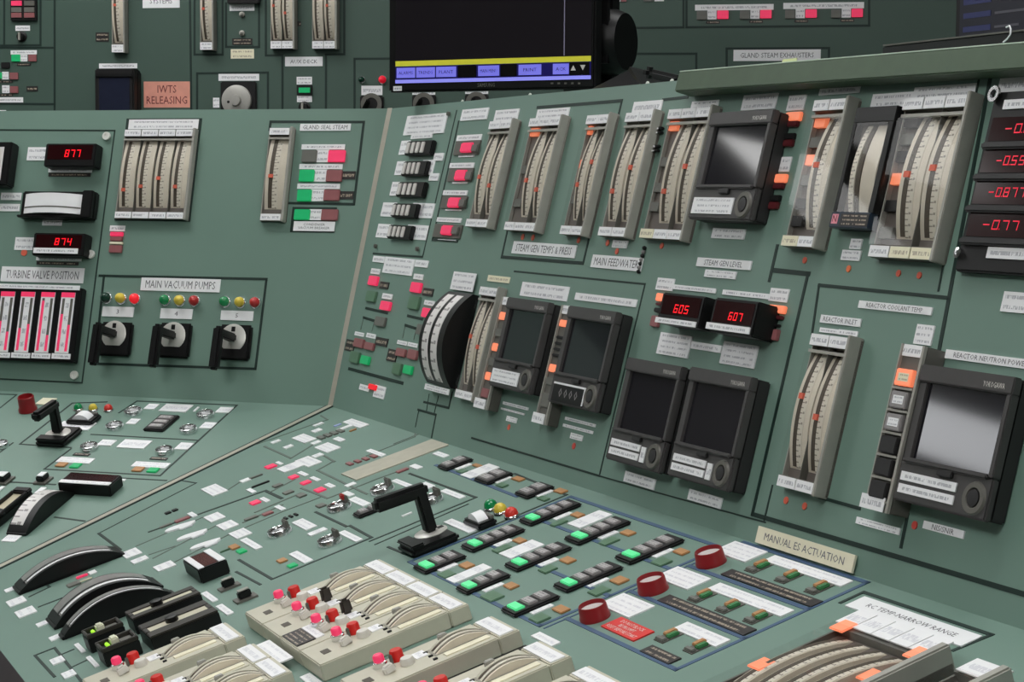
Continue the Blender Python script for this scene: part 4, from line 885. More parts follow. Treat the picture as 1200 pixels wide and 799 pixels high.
# ================================================================ right desk: mimic and nameplates
MP = [((235, 573, 267.2, 574.2), 'square white plate alone left of the mimic lines', 3), ((238, 606, 264.5, 605), 'white plate, rearmost of the diagonal row of four near the white tokens', 2), ((253, 615.4, 280, 614), 'white plate, second of the diagonal row of four', 2), ((267.5, 625, 295.6, 624), 'white plate, third of the diagonal row of four', 3), ((281, 632.6, 307.6, 640.4), 'slim white plate ending the diagonal row of four', 1),
      ((219, 601.6, 231.6, 603.4), 'tiny white plate at the end of the long dark slot', 1), ((280, 563.2, 294.4, 561.2), 'tiny white plate left of the dark mimic tags', 0), ((288, 573.6, 300.6, 575.4), 'tiny white cross plate above the long dark slot corner', 0),
      ((341.6, 513, 370.9, 513.6), 'square white plate, left of the two rear mimic squares', 3), ((368, 524, 399.6, 523.8), 'square white plate, right of the two rear mimic squares', 3), ((324, 549, 356.4, 544.4), 'long white plate behind three pink mimic lamps', 1), ((345, 540, 377.4, 540.6), 'white plate joined to the long plate behind the pink lamps', 2),
      ((366, 498.2, 379.8, 495.2), 'tiny white plate, rearmost on the mimic desk', 1), ((364, 504.8, 378.2, 503), 'tiny white plate, second from the rear on the mimic', 1), ((389.4, 514, 405, 514.6), 'tiny white plate right of the dark lens rows', 1), ((363.4, 519, 376.8, 517), 'tiny white plate between the two rear mimic squares', 1), ((316.4, 518, 329.4, 515.6), 'tiny white plate at the left end of the rear mimic lines', 1), ((331, 523.8, 344.4, 521.8), 'tiny white plate below the left rear mimic square', 1), ((364.4, 534, 379.6, 532), 'tiny white plate in front of the right rear mimic square', 1),
      ((401.4, 494.2, 432.6, 497), 'white plate at the back corner of the right desk', 2), ((394, 503, 415.6, 497.4), 'narrow white strip beside the back corner plate', 0), ((428.4, 528, 452.6, 532.2), 'slim white plate at the end of the red lens row', 1), ((403.4, 568.4, 418, 566), 'white tab at the near end of the beige blank plate', 0), ((479, 546, 495.6, 546.6), 'white tab at the far end of the red lens beside the blank plate', 0), ((506.4, 531.2, 526.6, 533), 'white plate at the right end of the beige blank plate', 1),
      ((341.6, 612, 371.6, 615.6), 'white plate right of the first right-desk chrome ring', 2), ((359.4, 625, 384, 619.6), 'white plate left of the nearest chrome ring', 1), ((396, 624, 425, 631.2), 'white plate right of the nearest chrome ring', 1), ((407.4, 585, 434.4, 589.2), 'white plate left of the black three-key block', 1), ((400.4, 577.4, 415.6, 578.6), 'tiny white plate behind the red-tipped chrome ring', 0), ((458.4, 563.2, 486, 569), 'white plate left of the rear chrome ring pair', 1), ((481, 571.2, 510, 568.6), 'white plate between the rear chrome ring pair', 1), ((515.4, 575.2, 545.6, 581), 'white plate right of the rear chrome ring pair', 1),
      ((519.4, 611.4, 559.6, 619.8), 'white plate between the pistol grip switch and the white drum indicator', 1), ((470, 604, 483, 600), 'white plate half hidden behind the pistol grip', 0),
      ((140.4, 648.2, 166.6, 647), 'white plate at the end of the rear black arched meter', 2), ((152.4, 657, 174.6, 653.4), 'slim white plate near the rear black arched meter', 1), ((179, 664.2, 206.6, 661.2), 'white plate left of the red digit desk meter', 2), ((6.4, 705, 31.6, 703.2), 'upper one of two square plates at the left edge', 2), ((16.4, 717.2, 43.4, 715.6), 'lower one of two square plates at the left edge', 2), ((57.4, 773.2, 76.6, 773), 'upper one of two square plates at the bottom left', 2), ((70.8, 789.2, 90, 789), 'lower one of two square plates at the bottom left', 2),
      ((86.4, 755, 100.6, 762), 'slim plate left of the rear black rocker box', 1), ((100.4, 770, 116.4, 779), 'slim plate left of the near black rocker box', 1), ((235.4, 695, 255.6, 702), 'white plate at the end of the rear black slide controller', 1), ((252.4, 710.2, 274, 717), 'white plate at the end of the near black slide controller', 1), ((102.4, 670.2, 113.8, 669.6), 'tiny plate beside the red lamp between the arched meters', 0)]
for q, lb, rw in MP: plate('D', q, lb, rows=rw)
plate('D', (390.6, 498.6, 400, 496.4), 'tiny pale blue tag beside the back corner plate', mt=mat('pale_blue_tag', (168, 180, 226), .5))
r = RC('D', 400, 556, 526, 522); o = link('blank_plate', box_me(r[1]-r[0], r[3]-r[2], .002, mat('beige_plate', (186, 182, 166), .5)), None, D_.w((r[0]+r[1])/2, (r[2]+r[3])/2, .001), D_.rot); tag(o, 'long plain beige blank plate across the right desk', 'plate')
MG = 'mimic lamps on the right desk'
for L_, lb in (([('r', (291, 588.6, 306.4, 586.2)), ('w', (303.6, 584, 317, 586))], 'lit pink mimic lamp inside the dark slot corner'), ([('r', (309, 546.6, 325, 543.8)), ('w', (322.4, 541.6, 332.4, 542.8))], 'lit pink mimic lamp farthest back on the desk'), ([('r', (336.6, 558.6, 351, 556.4)), ('w', (348, 553.6, 362, 555.6))], 'lit pink mimic lamp, rear one of the row of three'), ([('r', (350.6, 565.4, 365.4, 562.6)), ('w', (362.6, 559.6, 376.2, 561.6))], 'lit pink mimic lamp, middle one of the row of three'), ([('r', (366.6, 573.6, 382.8, 571.4)), ('w', (379.4, 567.8, 393.6, 569))], 'lit pink mimic lamp, front one of the row of three'),
               ([('d', (203.4, 610, 223, 603.6)), ('x', (186, 617, 202, 611))], 'dull red lens in the left end of the long dark slot'), ([('r', (88.4, 676, 103, 671.4))], 'lit red lamp between the black arched meters'), ([('x', (92, 679, 80, 686)), ('y', (90, 682, 108, 675))], 'grey lens tag beside the lit red lamp between arched meters'), ([('d', (463, 552, 479.6, 546.4))], 'dull red lens at the beige blank plate'),
               ([('d', (306, 602, 321, 597.4)), ('w', (321, 593.4, 335, 595.4)), ('x', (285, 608, 303, 602))], 'dull red lens in front of the dark slot corner'), ([('x', (368.6, 592, 383, 588.8)), ('x', (346, 580, 360, 577))], 'grey lens between the front pink lamp and a chrome ring'), ([('x', (318, 569, 332, 565)), ('x', (330, 577, 345, 573))], 'grey lens pair left of the row of three pink lamps'), ([('n', (294, 570, 316, 561)), ('x', (291, 560, 308, 553))], 'dark lens tags left of the rear pink lamps')):
    lamppair(lb, 'D', L_, MG)
t = lamppair('row of four dull red lenses beside the beige blank plate', 'D', [('d', (404+9.4*i, 542.4-2.9*i, 415+9.4*i, 540.6-2.9*i)) for i in range(4)], MG)
t = lamppair('dark lens rows with an amber end beside the back corner plate', 'D', [('x', (370+7.5*i, 511.6-2.6*i, 382+7.5*i, 510-2.6*i)) for i in range(4)]+[('o', (408.4, 504.4, 418, 501))], MG)
t = lamppair('small dark keypad tag on the mimic left of a chrome ring', 'D', [('n', (331+6*i, 606-2.2*i, 338+6*i, 604.6-2.2*i)) for i in range(3)], MG)
t = lamppair('pair of tiny dark square tags on the mimic', 'D', [('n', (192, 600.6, 201, 597.6)), ('n', (200.4, 597.2, 209, 594.4))], MG)
lamppair('amber and green lamp pair near the white plate row, left on the right desk', 'D', [('o', (266.4, 640, 281.6, 638.8)), ('G', (275.6, 645, 290, 643.6)), ('g', (257, 646, 270, 641))]); lamppair('amber and green lamp pair with slim plate, nearest the beige stations', 'D', [('o', (322.8, 656.2, 337.6, 654.4)), ('G', (335, 662, 349.4, 660)), ('w', (338, 649, 367, 655.6))])
# white tokens
for i, (x, y) in enumerate(((211.5, 618), (225.5, 628), (241, 638.6))):
    h, u = px('D', x, y); t = Thing('white_token', 'white cut-out mimic token, %s of three' % ('rearmost', 'middle', 'nearest')[i], 'token', 'D', h, u, 'white mimic tokens'); s_ = mpp('D', x, y)
    bm = bmesh.new(); a = []
    for j in range(20):
        th = 2*math.pi*j/20; a.append(bm.verts.new((11*s_*math.cos(th)*(.75+.25*math.sin(2*th)), 19*s_*math.sin(th), 0)))
    f = bm.faces.new(a); e = bmesh.ops.extrude_face_region(bm, geom=[f]); bmesh.ops.translate(bm, verts=[v for v in e['geom'] if isinstance(v, bmesh.types.BMVert)], vec=(0, 0, .003)); bmesh.ops.recalc_face_normals(bm, faces=bm.faces)
    me = me_from(bm); me.materials.append(WHITE); t._add('blade', me, h, u, 0); t.box('tab', (h+5*s_, h+15*s_, u-4*s_, u+4*s_), 0, .003, WHITE, .001); t.box('tab', (h+9*s_, h+14*s_, u+2*s_, u+12*s_), 0, .003, WHITE, .001)
RG2 = 'chrome ringed push-buttons on the right desk'
for x, y, lb in ((326.6, 620, 'first from the left, beside the diagonal plates'), (385, 631, 'nearest one, between two white plates'), (396.4, 590.6, 'with a red tip, behind the three-key block'), (447, 570.6, 'left one of the rear pair'), (504, 582.4, 'right one of the rear pair')):
    t = ringbutton('chrome ringed push-button on the right desk, %s' % lb, 'D', x, y, 14.6, group=RG2)
    t.box('shroud', (t.h-.011, t.h+.011, t.u+.010, t.u+.015), .004, .019, GREYD, .002)
    if 'red tip' in lb: t.box('red_tip', (t.h-.006, t.h+.006, t.u+.006, t.u+.012), .012, .022, mat('red_lens_dull', (190, 50, 50), .3), .002)
keys('black block of three white keys beside the right desk pistol grip', 'D', (412, 601, 466, 586.6), 3, False, group='key blocks')
pistol('black pistol grip switch standing on the right desk', 'D', (464, 637, 538, 623.6), (505, 623.5), shaft=.066, grip=.070, th=.021)
for x, y, m_, c in ((574.3, 590, GRNDOME, 'green'), (585.6, 594.4, YEL, 'yellow'), (598.6, 599, mat('red_lens_big', (228, 62, 52), .3), 'red')): dome('large %s dome light on the right desk' % c, 'D', x, y, 8.8, m_)
drumflag('white drum position indicator beside the large dome lights', 'D', (541, 607.5, 582, 606.6))
# ---- black push-button blocks and their lamps
BLK = [((511, 545, 555, 535.4), 2, 0, 'rear row, leftmost', (531.4, 547, 552, 541), (534, 551.6, 548.6, 546.8), (552.4, 544.2, 566, 541)), ((554, 560, 602, 552), 2, 0, 'rear row, middle', (578, 562.6, 599, 556.2), (580, 567.6, 596.4, 563), (598.4, 560.2, 616, 556.4)), ((601.4, 576.4, 650, 567.4), 2, 0, 'rear row, rightmost', (625.4, 578.2, 648, 572), (628, 583, 645, 579), (647.6, 574.4, 666, 570.2)),
       ((606.4, 608, 682, 587.4), 4, 1, 'second row, leftmost', (646.4, 605.2, 670, 598.2), (643.6, 614, 666, 605), (667.4, 602.4, 686, 598.2)), ((659.4, 629, 740, 608.4), 4, 1, 'second row, middle', (698.4, 627.2, 724, 620.2), (700.4, 635.4, 727, 626.8), (725.4, 623.4, 746, 619.2)), ((718.4, 651, 803, 629.4), 4, 1, 'second row, rightmost', (762.4, 649.2, 789, 641.2), (761.6, 658, 788.6, 652), (787.4, 645.4, 809, 641.2)),
       ((538.4, 638, 616, 617.4), 4, 1, 'third row, leftmost', (576.4, 636.2, 600, 630), (575.4, 644, 600.6, 635.6), (599.4, 632.4, 618, 628.2)), ((589.4, 660, 671, 638.4), 4, 1, 'third row, middle', (628.4, 659.2, 654, 652.2), (629.4, 667, 654, 660.2), (654.4, 655.4, 676, 651.2)), ((646.4, 684, 731, 661.4), 4, 1, 'third row, rightmost', (686.4, 684, 713, 675.2), (687.4, 693, 716.6, 685.4), (713.4, 679.4, 738, 674.2)),
       ((482.4, 662.6, 547, 648.6), 3, 1, 'nearest row, leftmost', (510.6, 665.2, 536, 658.2), (511.4, 672.4, 535, 667.2), (536.4, 661.4, 557, 657.2)), ((532.4, 687, 599, 670.6), 3, 1, 'nearest row, middle', (563.4, 689.2, 590, 681.2), (561.6, 698, 591.6, 693), (588.4, 685.4, 609, 681.2)), ((585.4, 712, 657, 695.6), 3, 1, 'nearest row, rightmost', (619.4, 715.2, 648, 706.2), (618.4, 724, 646, 718), (645.6, 712.6, 669, 708.8))]
BLK = [((q[0], q[1], q[2], q[3]+1.2), n, lit, lb, (w_[0]+1.2, w_[1]+2, w_[2]+1.2, w_[3]+2.6), (g_[0], g_[1], g_[2], g_[3]+3.4), (o_[0], o_[1], o_[2], o_[3]+3)) for q, n, lit, lb, w_, g_, o_ in BLK]
for q, n, lit, lb, w_, g_, o_ in BLK:
    keys('black block of %s keys%s, %s' % (('two', 'three', 'four')[n-2], ' with the first lit green' if lit else '', lb), 'D', q, n, bool(lit))
    lamppair('dull green and amber lamp pair beside the key block, %s' % lb, 'D', [('w', w_), ('g', g_), ('o', o_)], 'lamp pairs beside the key blocks')
for q, lb in (((539, 556, 585.4, 547), 'long white plate between the two rear-row key blocks'), ((664.4, 613, 717.6, 602.6), 'long white plate between key blocks of the second row'), ((584.4, 648, 638, 637.6), 'long white plate between key blocks of the third row'), ((522.4, 678, 576.4, 664.6), 'long white plate between key blocks of the nearest row')): plate('D', q, lb, rows=2)
# ---- red ring buttons with their plates
for x, y, lb in ((697.8, 724, 'nearest, above the red tag'), (766, 692, 'middle one of three'), (833.8, 660, 'farthest, behind the others')):
    h, u = px('D', x, y, 0); r = 17.6*mpp('D', x, y); t = Thing('guarded_button', 'dark red ring-guarded push-button, %s' % lb, 'push button', 'D', h, u, 'dark red ring-guarded push-buttons')
    t.lathe('guard_ring', h, u, 0, [(r*1.06, 0), (r*1.06, .004), (r*1.0, .006), (r*.97, .015), (r*.92, .0175), (r*.88, .0175), (r*.86, .0155), (r*.85, .002)], DRED, 32); t.lathe('cap', h, u, 0, [(r*.85, .002), (r*.85, .0125), (r*.6, .0140), (0, .0145)], mat('grey_white_cap', (206, 196, 194), .45), 28)
for q, lb in (((700.8, 707.4, 767.4, 709.6), 'square white plate beside the nearest red ring button'), ((766.4, 675.2, 833.6, 677.6), 'square white plate beside the middle red ring button'), ((835, 645, 899.6, 646), 'square white plate beside the farthest red ring button')): plate('D', q, lb, rows=4)
plate('D', (704, 733, 766.6, 739.4), 'red tag reading DO NOT BLOCK in white letters', 'DO NOT BLOCK\nBE PROMPT\nRESET BEFORE START', mt=REDTAG, ink=INKW, margin=(.07, .12))
for q, lb in (((788.4, 735.8, 856, 749.2), 'short white strip above two lamp pairs in the nearest red-button row'), ((828.4, 689.2, 930.6, 714.4), 'long white strip above three lamp pairs in the middle red-button row'), ((894.4, 656.2, 999.6, 680), 'long white strip above three lamp pairs in the farthest red-button row')): plate('D', q, lb, rows=2)
for q, lb in (((749.4, 762, 798.4, 770.6), 'short black engraved plate in the nearest red-button row'), ((770, 702.8, 886.6, 736.8), 'long black engraved plate in the middle red-button row'), ((844.4, 672.2, 964.6, 704), 'long black engraved plate in the farthest red-button row')): plate('D', q, lb, rows=2, kind='k')
for i, (x, y, lb) in enumerate(((784, 746.4, 'left of two in the nearest'), (818, 759, 'right of two in the nearest'), (823, 699.6, 'left of three in the middle'), (855.5, 712, 'centre of three in the middle'), (888, 724.5, 'right of three in the middle'), (890, 665, 'left of three in the farthest'), (925, 677, 'centre of three in the farthest'), (960, 690, 'right of three in the farthest'))):
    h, u = px('D', x, y); t = Thing('indicator_lamps', 'small amber and green lamp pair, %s red-button row' % lb, 'indicator light', 'D', h, u, 'lamp pairs of the red ring buttons'); s_ = mpp('D', x, y)*1.18
    t.box('surround', (h-9*s_, h+9*s_, u-13*s_, u+13*s_), 0, .0012, GREYD); t.box('lens', (h-8*s_, h-.5*s_, u-2*s_, u+12*s_), .0012, .005, BROWN, .001); t.box('lens', (h+.5*s_, h+8*s_, u-4*s_, u+9*s_), .0012, .005, mat('green_lens_mid', (62, 130, 78), .35), .001); t.box('lens', (h-8*s_, h+8*s_, u-12*s_, u-6*s_), .0012, .004, GREYL, .001)

# ---- beige control stations on the right desk
def station(label, q, knobs=True, black=False, z=.022, drum=True, w0=0, w1=1, redmark=False, panel=False, offs=(0, 0)):
    r = q
    t = Thing('control_station', label, 'controller', 'D', (r[0]+r[1])/2, r[2], 'beige control stations')
    W, H = r[1]-r[0], r[3]-r[2]; sc = W/.062
    t.box('case', (r[0]+.0004, r[1]-.0004, r[2], r[3]-.028), 0, z, BEIGE, .0015)
    e = t.box('end_block', (r[0]+.0006, r[1]-.0006, r[3]-.0275, r[3]), 0, z-.001, BEIGE, .0015); t.rplate((r[0]+.004, r[1]-.004, r[3]-.024, r[3]-.006), z-.001, 1, None, 'w', 'label_strip', .0015, None)
    top = r[3]
    hc, uc, L = r[0]+.044, top-.062, .068
    OW = mat('off_white_plastic', (222, 218, 210), .45)
    t.box('meter_recess', (hc-.016, hc+.010, uc-L/2-.002, uc+L/2+.002), z, z+.0006, mat('recess_grey', (150, 146, 132), .5))
    t._add('scale_disc', drum_me(.005, L, .0105, BEIGE, z), hc-.012, uc, 0); t._add('pointer_slot', drum_me(.003, L, .0090, SLOT, z, span=.98), hc-.008, uc, 0)
    t._add('scale_disc', drum_me(.005, L, .0105, mat('pale_beige', (222, 216, 200), .5), z), hc-.001, uc, 0); t._add('pointer_slot', drum_me(.003, L, .0085, SLOT, z, span=.98), hc+.003, uc, 0); t._add('scale_disc', drum_me(.003, L, .0095, SCREAM, z), hc+.0065, uc, 0)
    t.box('scale_plate', (hc+.014, hc+.025, uc-L*.40, uc+L*.42), z, z+.0015, CREAM); t.rplate((hc-.022, hc-.002, uc-L/2-.020, uc-L/2-.005), z, 1, None, 'w', 'label_plate'); t.box('catch', (hc-.022, hc-.014, uc-L*.26, uc-L*.10), z, z+.012, GREY, .001)
    for dx in (-.012, .004, .018): t.box('catch', (hc+dx, hc+dx+.003, uc-L/2-.008, uc-L/2-.003), z, z+.002, BLACKM)
    if knobs:
        h1, h2 = r[0]+.015, r[0]+.044
        t.lathe('lamp_base', h1, top-.151, z, [(.0085, 0), (.0085, .006), (.007, .007), (0, .007)], CHROME, 16); t.lathe('lamp_cap', h1, top-.151, z+.006, [(.0066, 0), (.0066, .007), (.005, .009), (0, .0095)], PINK, 16)
        t.lathe('red_knob', h1+.002, top-.130, z, [(.0085, 0), (.0085, .003), (.0078, .004), (.0078, .011), (.0066, .013), (0, .013)], REDCAP, 18)
        t._add('rocker', bar_me((0, 0, 0), (0, -.003, .010), .012, .016, .009, .012, (1, 0, 0), OW, .002), h2, top-.150, z); t.lathe('white_button', h2-.003, top-.127, z, [(.0085, 0), (.0085, .005), (.007, .008), (0, .009)], OW, 16)
        t.box('toggle', (h1+.008, h1+.011, top-.142, top-.138), z, z+.012, GREYD, .001)
        if black: t._add('black_knob', bar_me((0, 0, 0), (0, 0, .020), .009, .015, .008, .013, (1, 0, 0), mat('brown_black_knob', (50, 44, 38), .45), .003), h1, top-.110, z)
    t.box('vent', (r[0]+W*.42, r[0]+W*.62, r[2]+.016, r[2]+.026), z, z+.0006, mat('brown_vent', (86, 80, 70), .6))
    return t
r = (1.106, 1.410, -.523, -.325)
for i in range(4):
    a, b = 1.106+.076*i, 1.182+.076*i
    t = station('beige control station with red knob, %s of the block of four' % ('rearmost', 'second', 'third', 'nearest')[i], (a, b, r[2], r[3]), True, i in (1, 2))
    if i == 2: t.rplate((a+.002, a+.060, r[2]+.003, r[2]+.028), .022, 4, None, 'k', 'engraved_plate'); t.rplate((a+.002, a+.060, r[2]+.029, r[2]+.040), .022, 1)
station('single beige control station in front of the block of four', (1.478, 1.556, -.523, -.325))
# black annunciator strip
rs = (1.562, 1.606, -.523, -.325); t = Thing('annunciator_strip', 'black strip with red lettering between two beige control stations', 'indicator', 'D', (rs[0]+rs[1])/2, rs[2]); t.box('strip', rs, 0, .004, BLACKM, .001); W = rs[1]-rs[0]
for i in range(4): t.box('red_print', (rs[0]+W*(.2+.17*i), rs[0]+W*(.3+.17*i), rs[2]+.09, rs[3]-.09), .004, .0044, mat('red_print', (190, 60, 60), .6))
h, u = px('D', 594, 755, .004); t.lathe('lamp', h, u, .004, [(.010, 0), (.010, .005), (0, .009)], mat('crimson_lens', (176, 40, 60), .3), 16); t.rplate((rs[0]+W*.2, rs[1]-W*.2, rs[2]+.02, rs[2]+.08), .004, 2, None, 'k', 'print_rows', .0004)
station('beige control station beside the black strip with red lettering', (1.611, 1.689, -.523, -.325)); plate('D', (622, 744.5, 657, 752), 'white plate at the end of the black strip with red lettering', rows=1)
station('beige control station nearest the viewer at the bottom middle', (1.731, 1.809, -.523, -.325))
station('beige control station at the bottom left with red knobs', (1.112, 1.196, -.748, -.551))
station('beige control station with a drum, rear one of the bottom pair', (1.236, 1.312, -.748, -.551)); station('beige control station with a drum, near one of the bottom pair', (1.312, 1.388, -.748, -.551))
plate('D', (298.4, 756.4, 343.6, 769.6), 'large white plate behind the bottom pair of control stations', rows=2, z=.012); plate('D', (351, 793, 378, 799), 'white plate cut by the bottom edge beside the block of four stations', rows=1)
# ---- black arched meters, slide controllers, rocker boxes
archmeter('black arched meter on the right desk, farthest back', 'D', (16.5, 684.5, 143, 647.5), .022, .006, sw=.80, strips=(.48,), lab=(4.4, 691, 21.6, 688.4), scale=mat('grey_arc', (150, 148, 146), .25))
archmeter('black arched meter with red mark, middle of the left desk trio', 'D', (55.5, 722, 188, 685.5), .029, .006, sw=.80, strips=(.48,), lab=(41.4, 731, 60, 728.4), scale=mat('grey_arc', (150, 148, 146), .25)); archmeter('black arched meter nearest the rocker boxes', 'D', (70.5, 740, 203, 695), .029, .006, sw=.80, strips=(.48,), lab=(56.4, 747, 76, 744.4), scale=mat('grey_arc', (150, 148, 146), .25))
for q, lb in (((145.5, 716.6, 235, 693.6), 'rear'), ((161, 733, 255.6, 714.6), 'near')):
    r = RC('D', *q, .024); t = Thing('slide_controller', 'long black slide controller with cream slot, %s one' % lb, 'controller', 'D', (r[0]+r[1])/2, r[2], 'black slide controllers'); t.box('case', r, 0, .021, BLACK, .001)
    bk_ = mat('olive_black', (46, 42, 36), .5)
    for a in ((0, .34, 0, 1), (.66, 1, 0, 1), (.34, .66, 0, .07), (.34, .66, .93, 1)): t.box('top_rim', sub(r, *a), .021, .024, bk_, .001)
    t.box('slot_scale', sub(r, .34, .62, .07, .93), .021, .0225, mat('cream_slot', (206, 200, 178), .5)); t.lathe('slide_knob', r[0]+(r[1]-r[0])*.48, r[2]+(r[3]-r[2])*.42, .0225, [(.009, 0), (.009, .007), (0, .009)], BLACK, 16)
for q, lb in (((94.5, 738.6, 144, 728.6), 'rear'), ((110.5, 753, 161.6, 744.4), 'near')):
    r = RC('D', *q, .026); t = Thing('rocker_box', 'black box with cream rocker and green light, %s one' % lb, 'switch', 'D', (r[0]+r[1])/2, r[2], 'black rocker boxes'); t.box('case', r, 0, .020, BLACK, .001); bk_ = mat('olive_black', (46, 42, 36), .5)
    for a in ((0, .14, 0, 1), (.86, 1, 0, 1), (.14, .86, 0, .08), (.14, .86, .92, 1)): t.box('rim', sub(r, *a), .020, .026, bk_, .001)
    t.box('rocker', sub(r, .2, .62, .34, .56), .020, .030, mat('ivory_rocker', (226, 226, 200), .45), .002); t.box('green_light', sub(r, .25, .6, .20, .30), .020, .024, mat('lime_light', (180, 230, 60), .4, emit=.5, ecol=(150, 230, 20)), .001); t.box('recess_plate', sub(r, .2, .8, .60, .9), .020, .021, GREYD)
r = RC('D', 213.5, 655.6, 265.6, 655, .022); t = Thing('panel_meter', 'black block-shaped desk meter with dark red window and two white strips', 'digital meter', 'D', (r[0]+r[1])/2, r[2]); t.box('case', r, 0, .022, BLACK, .002); t.rplate(sub(r, .02, .98, .03, .24), .022, 0, None, 'w', 'label_strip'); t.rplate(sub(r, .02, .98, .74, .97), .022, 0, None, 'w', 'label_strip'); t.box('display_window', sub(r, .08, .92, .27, .71), .022, .0226, mat('maroon_window', (84, 34, 36), .2))
for q, lb in (((255, 692, 283, 685.6), 'rear'), ((273, 705, 303, 699), 'near')):
    r = RC('D', *q, 0); t = Thing('rocker_button', 'small black slide button on a grey plate, %s one' % lb, 'push button', 'D', (r[0]+r[1])/2, r[2], 'rocker buttons'); t.box('base', r, 0, .003, GREYD); t.box('body', sub(r, .25, .75, .2, .8), .003, .014, BLACK, .002); t.box('white_top', sub(r, .3, .7, .25, .75), .014, .0152, GREY)
# ---- large desk meter bank at the bottom right
def deskbank(label, q, n, depth=.03, lamps=()):
    r = RC('D', *q, depth); t = Thing('edgewise_meter', label, 'meter', 'D', (r[0]+r[1])/2, r[2], 'edgewise meters on the console'); W, H = r[1]-r[0], r[3]-r[2]
    t.box('back_plate', r, 0, depth*.5, SMOKE); t.box('side_rail', (r[1]-.012, r[1], r[2], r[3]+.003), 0, depth+.004, GREY, .002); t.box('side_rail', (r[0], r[0]+.003, r[2], r[3]), 0, depth*.7, GREYD); t.box('end_block', (r[0], r[1]-.012, r[3]-.02, r[3]), 0, depth*.8, GREYD)
    a, b = r[0]+W*.05, r[1]-W*.24; cw = (b-a)/n
    for i in range(n):
        hc = a+cw*(i+.5); L = .16; uc = r[3]-.022-L/2
        d = t._add('scale_drum', drum_me(cw*.62, L, depth*.42, SCREAM, depth*.5), hc, uc, 0); t._add('pointer_slot', drum_me(cw*.2, L, depth*.42, SLOT, depth*.5, span=.97, lift=.001), hc-cw*.12, uc, 0, d); t._add('scale_strip', drum_me(cw*.26, L, depth*.42, SCW, depth*.5, span=.98, lift=.0006), hc+cw*.12, uc, 0, d)
    for f, g in lamps: t.box('lamp_window', (r[0]+W*f, r[0]+W*(f+.14), r[3]-.03-g, r[3]-.008-g), depth*.86, depth*.94, ORG, .001)
    t.box('cover_pane', (r[0], r[1]-.012, r[2], r[3]-.02), depth-.0008, depth, PANE)
    return t, r
t, r = deskbank('large clear-covered bank of drum meters at the bottom right', (820, 800, 1112, 760), 4, lamps=((.02, .0), (.78, .0), (.78, .055), (.02, .10)))
W = r[1]-r[0]
for i in range(5): t.rplate((r[0]+W*(.19*i)-.004, r[0]+W*(.19*i+.18)-.004, r[3]-.016, r[3]+.016), .026, 1, None, 'w', 'label_plate')
for f in (.7, .8): t.box('lamp_window', (r[1]-W*.22, r[1]-W*.09, r[3]-.012-f*.05, r[3]-.002-f*.05), .015, .02, REDD)
plate('D', (990, 709, 1151, 744.8), 'white plate reading RC TEMP-NARROW RANGE behind the drum meter bank', 'RC TEMP-NARROW RANGE', margin=(.06, .36)); line('D', [(986, 706), (1012, 694), (1162, 744), (1118, 762)], .005)
t, r = deskbank('clear-covered drum meter cut by the bottom right edge', (1020, 826, 1184, 787, ), 1); t.rplate((r[0]+.004, r[0]+.055, r[3]-.02, r[3]+.006), .026, 1)

# ================================================================ rear panel
t = Thing('lamp_cluster', 'black cluster of six lamps with one lit pink, top left of the rear panel', 'indicator light', 'R', *px('R', 27, 23)); t.pbox('housing', (12, -8, 42.5, 23.5), 0, .01, BLACKM)
for x, y, m_ in ((13, 1, PINK), (28, 1, GREYD), (13, 8.6, GREYL), (28, 8.6, GREYL), (13, 15, REDD), (28, 15, REDD)): t.pbox('lens', (x, y, x+12, y+5.4), .01, .014, m_)
t = Thing('rotary_selector', 'small black rotary knob under the six-lamp cluster', 'switch', 'R', *px('R', 26, 43)); t.plate((18, 30, 35, 36), 0, 1); t.lathe('knob', t.h, t.u, 0, [(.015, 0), (.015, .004), (.011, .006), (.010, .016), (0, .017)], BLACK, 20); t.box('pointer_bar', (t.h-.003, t.h+.003, t.u-.011, t.u+.011), .016, .022, GREY, .001)
lamppair('lit green rear lamp with white and dark red lenses', 'R', [('w', (12.4, 59, 43, 63.6)), ('G', (13, 64, 23.4, 72)), ('w', (23.6, 64, 32, 72)), ('d', (33, 64, 42.5, 72)), ('b', (20, 74, 36, 77))]); lamppair('rear lamp row at the left edge, second from the top', 'R', [('w', (2.4, 84, 10, 93)), ('d', (11, 85, 21, 93)), ('G', (-8, 85, 2, 92)), ('b', (-2, 94.4, 15, 97)), ('n', (1, 73, 11, 80))]); lamppair('rear lamp row at the left edge, third from the top', 'R', [('w', (2.4, 100, 11, 109)), ('d', (11.4, 101, 21, 109)), ('b', (31, 101, 44, 107)), ('w', (-6, 114, 27, 120)), ('b', (-2, 110, 15, 112.6))])
def rmeter(label, q, n): return meter(label, 'R', q, n, depth=.03, top=.06, bot=.09, L0=.11, L1=.92, group='edgewise meters on the rear panel')
t = rmeter('narrow edgewise meter alone on the rear panel above a small recorder', (128, -45, 146, 61), 1); t.plate((112, 38, 127.6, 48.6), 0, 2, None, 'k')
rmeter('narrow edgewise meter inside a drawn box on the rear panel', (232, -45, 250, 58), 1); t = rmeter('two-drum edgewise meter left of AUX DECK on the rear panel', (315, -45, 345, 56.5), 2); t.plate((347.5, 25, 352.6, 30.6), 0, 1, None, 'k'); rmeter('two-drum edgewise meter nearest the monitor on the rear panel', (364, -45, 394.5, 56.5), 2)
plate('R', (167, -6, 210.5, 9), 'white plate reading SYSTEMS at the top edge of the rear panel', 'SYSTEMS', margin=(.2, .32)); plate('R', (116, 74.4, 160.6, 80), 'white strip above the small rear recorder', rows=1); plate('R', (-6, 129, 7, 135), 'white plate at the left edge just above the console', rows=1)
